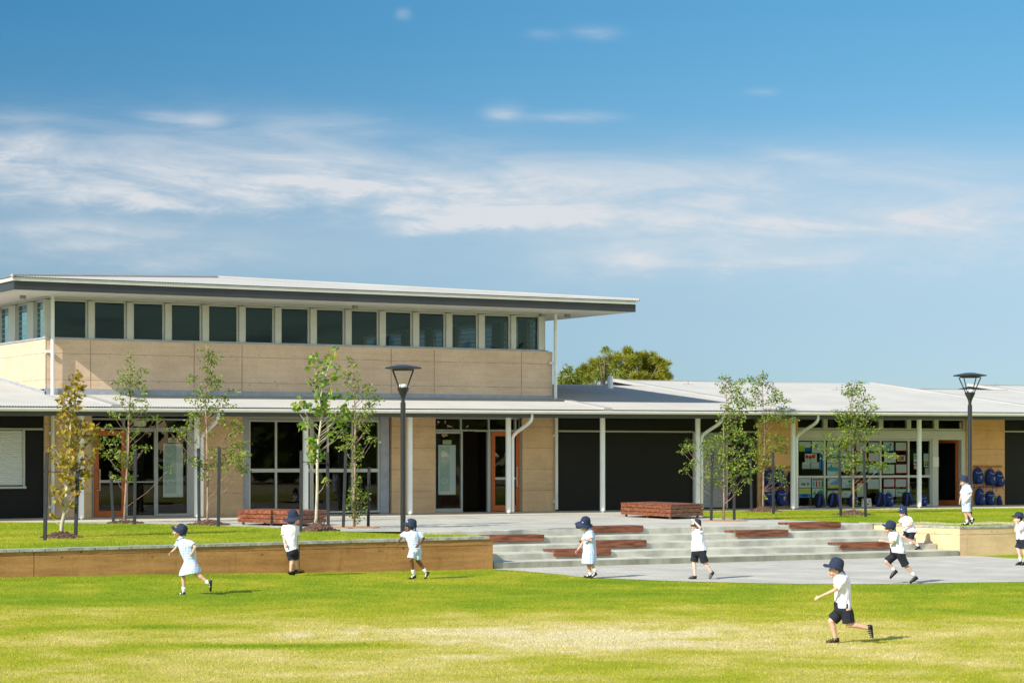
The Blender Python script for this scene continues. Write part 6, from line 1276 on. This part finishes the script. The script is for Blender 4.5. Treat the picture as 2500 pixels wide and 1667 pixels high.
# 10 boy at the right edge
child('child in white shirt and navy shorts holding both hands to his face', (2320,1140), 6.033, 48.3,
  dict(head=(1000,752,0), neck=(1048,815,0), shN=(1075,850,-.09), elN=(1020,940,-.15), haN=(985,835,-.09), shF=(1020,850,.09), elF=(958,940,.12), haF=(975,840,.06), hip=(1050,1060,0), hpN=(1070,1090,-.055), hpF=(1035,1090,.055),
       knF=(1000,1195,.05), anF=(1033,1355,.05), heF=(1060,1425,.05), toF=(975,1440,.05), knN=(1085,1195,-.05), anN=(1110,1355,-.05), heN=(1130,1425,-.05), toN=(1040,1442,-.05)),
  ((906,708,0),(1085,730,0),(1000,655,0)), (-1,-.15,-.05), 'skin_pale', 'hair_black',
  [((1000,830),(1090,800),.055),((975,850),(1125,830),.10),((972,930),(1135,920),.115),((972,1010),(1135,1000),.115),((972,1065),(1135,1065),.12)], 'shirt_white',
  ((978,1055),(1130,1055),.115,.95), 'shorts_navy', k=1.0, shoes='shoe', hatw=.13, seed=10, curl=(.35,.35), hands_to=FW*.3-RT*.2+UP*.1, sleeve=.75)
# ================================================================ TREES BEYOND THE ROOF
def far_tree(name, tx, d, blobs, kind, matn, size, dens, label, seed, sc_=(1360, 820, 6.533), depth=1.3):
    rr = random.Random(seed); base = dp(tx, HY, d); base = Vector((base.x, base.y, T)); t = thing(name, base, label, 'tree', 'trees beyond the roof')
    pts = []; mb = MB(); topb = min(b[1] for b in blobs); bx = 0
    cpx = crop(*sc_, [(b[0], b[1], b[2], b[2]) for b in blobs]); top = dp(tx, min(b[1] for b in cpx)+6, d)
    mb.tube([base-Vector((0, 0, .1)), base.lerp(top, .4)+Vector((.1, .1, 0)), top], [.17 if kind != 'strap' else .09, .11 if kind != 'strap' else .06, .02], 10)
    spots = []
    for x, y, rx, ry in cpx:
        r = rx/F*d; off = rr.uniform(-1, 1)*depth; c = dp(x, y, d+off); rad = (r, r, r*.92)
        for _ in range(5):
            dv = Vector((rr.gauss(0, 1), rr.gauss(0, 1), rr.gauss(0, .8))).normalized()*r*rr.uniform(.45, .95); q = r*rr.uniform(.28, .5)
            spots.append((tuple(c+dv), (q, q, q*.9), int(dens*q*q*(4200 if kind == 'needle' else 2600)), rr.uniform(-.2, .22)))
        s = base.lerp(top, max(.25, min(.9, (c.z-base.z)/(top.z-base.z)*.75)))
        mb.tube([s, (s+c)/2+Vector((0, 0, -.1)), c], [.05, .035, .012] if kind != 'strap' else [.025, .018, .008], 6)
    mb.build('trunk', 'bark_gum', t, smooth=True); leaves('crown', kind, matn, spots, size, t, droop=.7 if kind == 'strap' else -.5, seed=seed)
far_tree('casuarina_tree', 1560, 98, [(1150,310,110),(1300,340,120),(1470,380,120),(1640,410,90),(1740,510,95),(1790,630,70),(1600,560,140),(1400,500,150),(1200,500,150),(1000,360,100),(860,400,110),(1300,680,150),(1550,690,140),(1720,700,90),(1050,620,140)], 'needle', 'leaf_casuarina', .135, 3.0, 'broad olive green casuarina crown rising behind the roofs', 41)
far_tree('casuarina_tree', 1440, 101, [(600,520,120),(480,560,110),(400,640,100),(720,480,110),(560,680,140),(760,620,130),(420,760,110)], 'needle', 'leaf_casuarina', .135, 3.0, 'lower casuarina mass between the hall and the thin gum', 42)
far_tree('gum_tree', 1474, 90, [(770,190,55),(830,235,45),(715,245,45),(672,310,30),(750,430,70),(690,540,75),(900,560,75),(960,480,70),(640,660,75),(770,650,80),(890,680,85),(1040,590,55),(1080,680,45),(560,740,60)], 'strap', 'leaf_gum', .115, 1.2, 'thin tall gum sapling standing above the casuarinas', 43, depth=.5)
far_tree('gum_tree', 1388, 86, [(180,560,95),(90,670,95),(260,640,95),(330,730,80),(60,770,80),(200,750,100),(430,790,70)], 'strap', 'leaf_gum', .13, 1.9, 'bushy gum with hanging leaves right beside the hall wall', 44, depth=.6)
# ================================================================ TREES ACROSS THE OVAL (behind the camera, seen in the window glass)
mb = MB(); rr = random.Random(5)
for i in range(150):
    a = math.radians(rr.choice((1, 1, 1, 0))*rr.uniform(110, 300) or rr.uniform(-62, 0)); r = rr.uniform(85, 110); c = Vector((r*math.sin(a)+20, r*math.cos(a)+20, 0)); h = rr.uniform(6, 11) if c.y < 25 else rr.uniform(11, 15)
    if c.y > 25 and math.degrees(math.atan2(c.x, c.y)) > 8: continue
    for _ in range(130):
        p = c+Vector((rr.gauss(0, 2.2), rr.gauss(0, 2.2), rr.uniform(.6, h))); u = Vector((rr.gauss(0, 1), rr.gauss(0, 1), rr.gauss(0, 1))).normalized(); v = u.orthogonal().normalized(); s = rr.uniform(.5, 1.0)
        mb.quad(p-u*s-v*s*.6, p+u*s-v*s*.6, p+u*s+v*s*.6, p-u*s+v*s*.6)
tag(mb.build('far_wood', 'leaf_gum'), 'row of trees far across the oval', 'trees', None, 'stuff')
# ================================================================ GRASS BLADES
def inside(px_, py_, poly):
    ins = np.zeros(len(px_), bool); n = len(poly)
    for i in range(n):
        x1, y1 = poly[i][0], poly[i][1]; x2, y2 = poly[(i+1) % n][0], poly[(i+1) % n][1]
        c = ((y1 > py_) != (y2 > py_)) & (px_ < (x2-x1)*(py_-y1)/((y2-y1) or 1e-9)+x1); ins ^= c
    return ins
rs = np.random.RandomState(9)
def blades(name, U, V_, Z, hmin, hmax, label, wid=.0034):
    n = len(U); a = rs.rand(n)*6.283; h = hmin+(hmax-hmin)*rs.rand(n)**1.5; w_ = wid*(.7+.7*rs.rand(n)); la = rs.rand(n)*6.283; ln = h*(.25+.75*rs.rand(n))
    p = np.stack([U, V_, Z-.004], 1); s = np.stack([np.cos(a)*w_, np.sin(a)*w_, np.zeros(n)], 1); t = p+np.stack([np.cos(la)*ln, np.sin(la)*ln, h], 1)
    vs_ = np.stack([p-s, p+s, t], 1).reshape(-1, 3); me = bpy.data.meshes.new(name); me.vertices.add(n*3); me.vertices.foreach_set('co', vs_.ravel()); me.loops.add(n*3); me.loops.foreach_set('vertex_index', np.arange(n*3, dtype=np.int32)); me.polygons.add(n); me.polygons.foreach_set('loop_start', np.arange(0, n*3, 3, dtype=np.int32)); me.polygons.foreach_set('loop_total', np.full(n, 3, dtype=np.int32)); me.update(calc_edges=True)
    at = me.attributes.new('rnd', 'FLOAT', 'POINT'); at.data.foreach_set('value', np.repeat(rs.rand(n), 3)); me.materials.append(MATS['grass_blades'])
    o = bpy.data.objects.new(name, me); C.objects.link(o); return tag(o, label, 'grass', None, 'stuff')
def frustum(n, d0, d1, m=1.6):
    d = np.sqrt(rs.rand(n)*(d1*d1-d0*d0)+d0*d0); x = (rs.rand(n)*2-1)*(d*.222+m); return x*RT.x+d*FW.x, x*RT.y+d*FW.y, d
U, V_, D_ = frustum(820000, 22.3, 50.5)
lz = np.array([lawn_z(u, v) for u, v in zip(U, V_)])
plz = [(p.x, p.y) for p in PLAZA]
ok = ~inside(U, V_, plz) & ((V_ < 40.86) | ((U > 35.25) & (V_ < 40.97)))
blades('lawn_grass', U[ok], V_[ok], lz[ok], .012, .034, 'short mown lawn of the oval, green with dry straw patches')
U, V_, D_ = frustum(330000, 40, 60)
v2 = np.array([ub(v) for v in V_]); okl = (V_ > 41.14) & (V_ < 56.1) & (U < v2-.02) & (U > 5)
bz = np.array([bank_z(u, v) for u, v in zip(U[okl], V_[okl])])
blades('bank_grass', U[okl], V_[okl], bz, .018, .050, 'green grass on the bank behind the brown garden wall')
okr = inside(U, V_, [(p.x, p.y) for p in RG]) & ~inside(U, V_, [(gp(x, y, T).x, gp(x, y, T).y) for x, y in sp_])
U2, V2, _ = frustum(260000, 50, 73); ok2 = inside(U2, V2, [(p.x, p.y) for p in RG]); 
Ur = np.concatenate([U[okr], U2[ok2]]); Vr = np.concatenate([V_[okr], V2[ok2]])
blades('terrace_grass', Ur, Vr, np.full(len(Ur), T+.006), .018, .050, 'green grass on the terrace right of the paving')
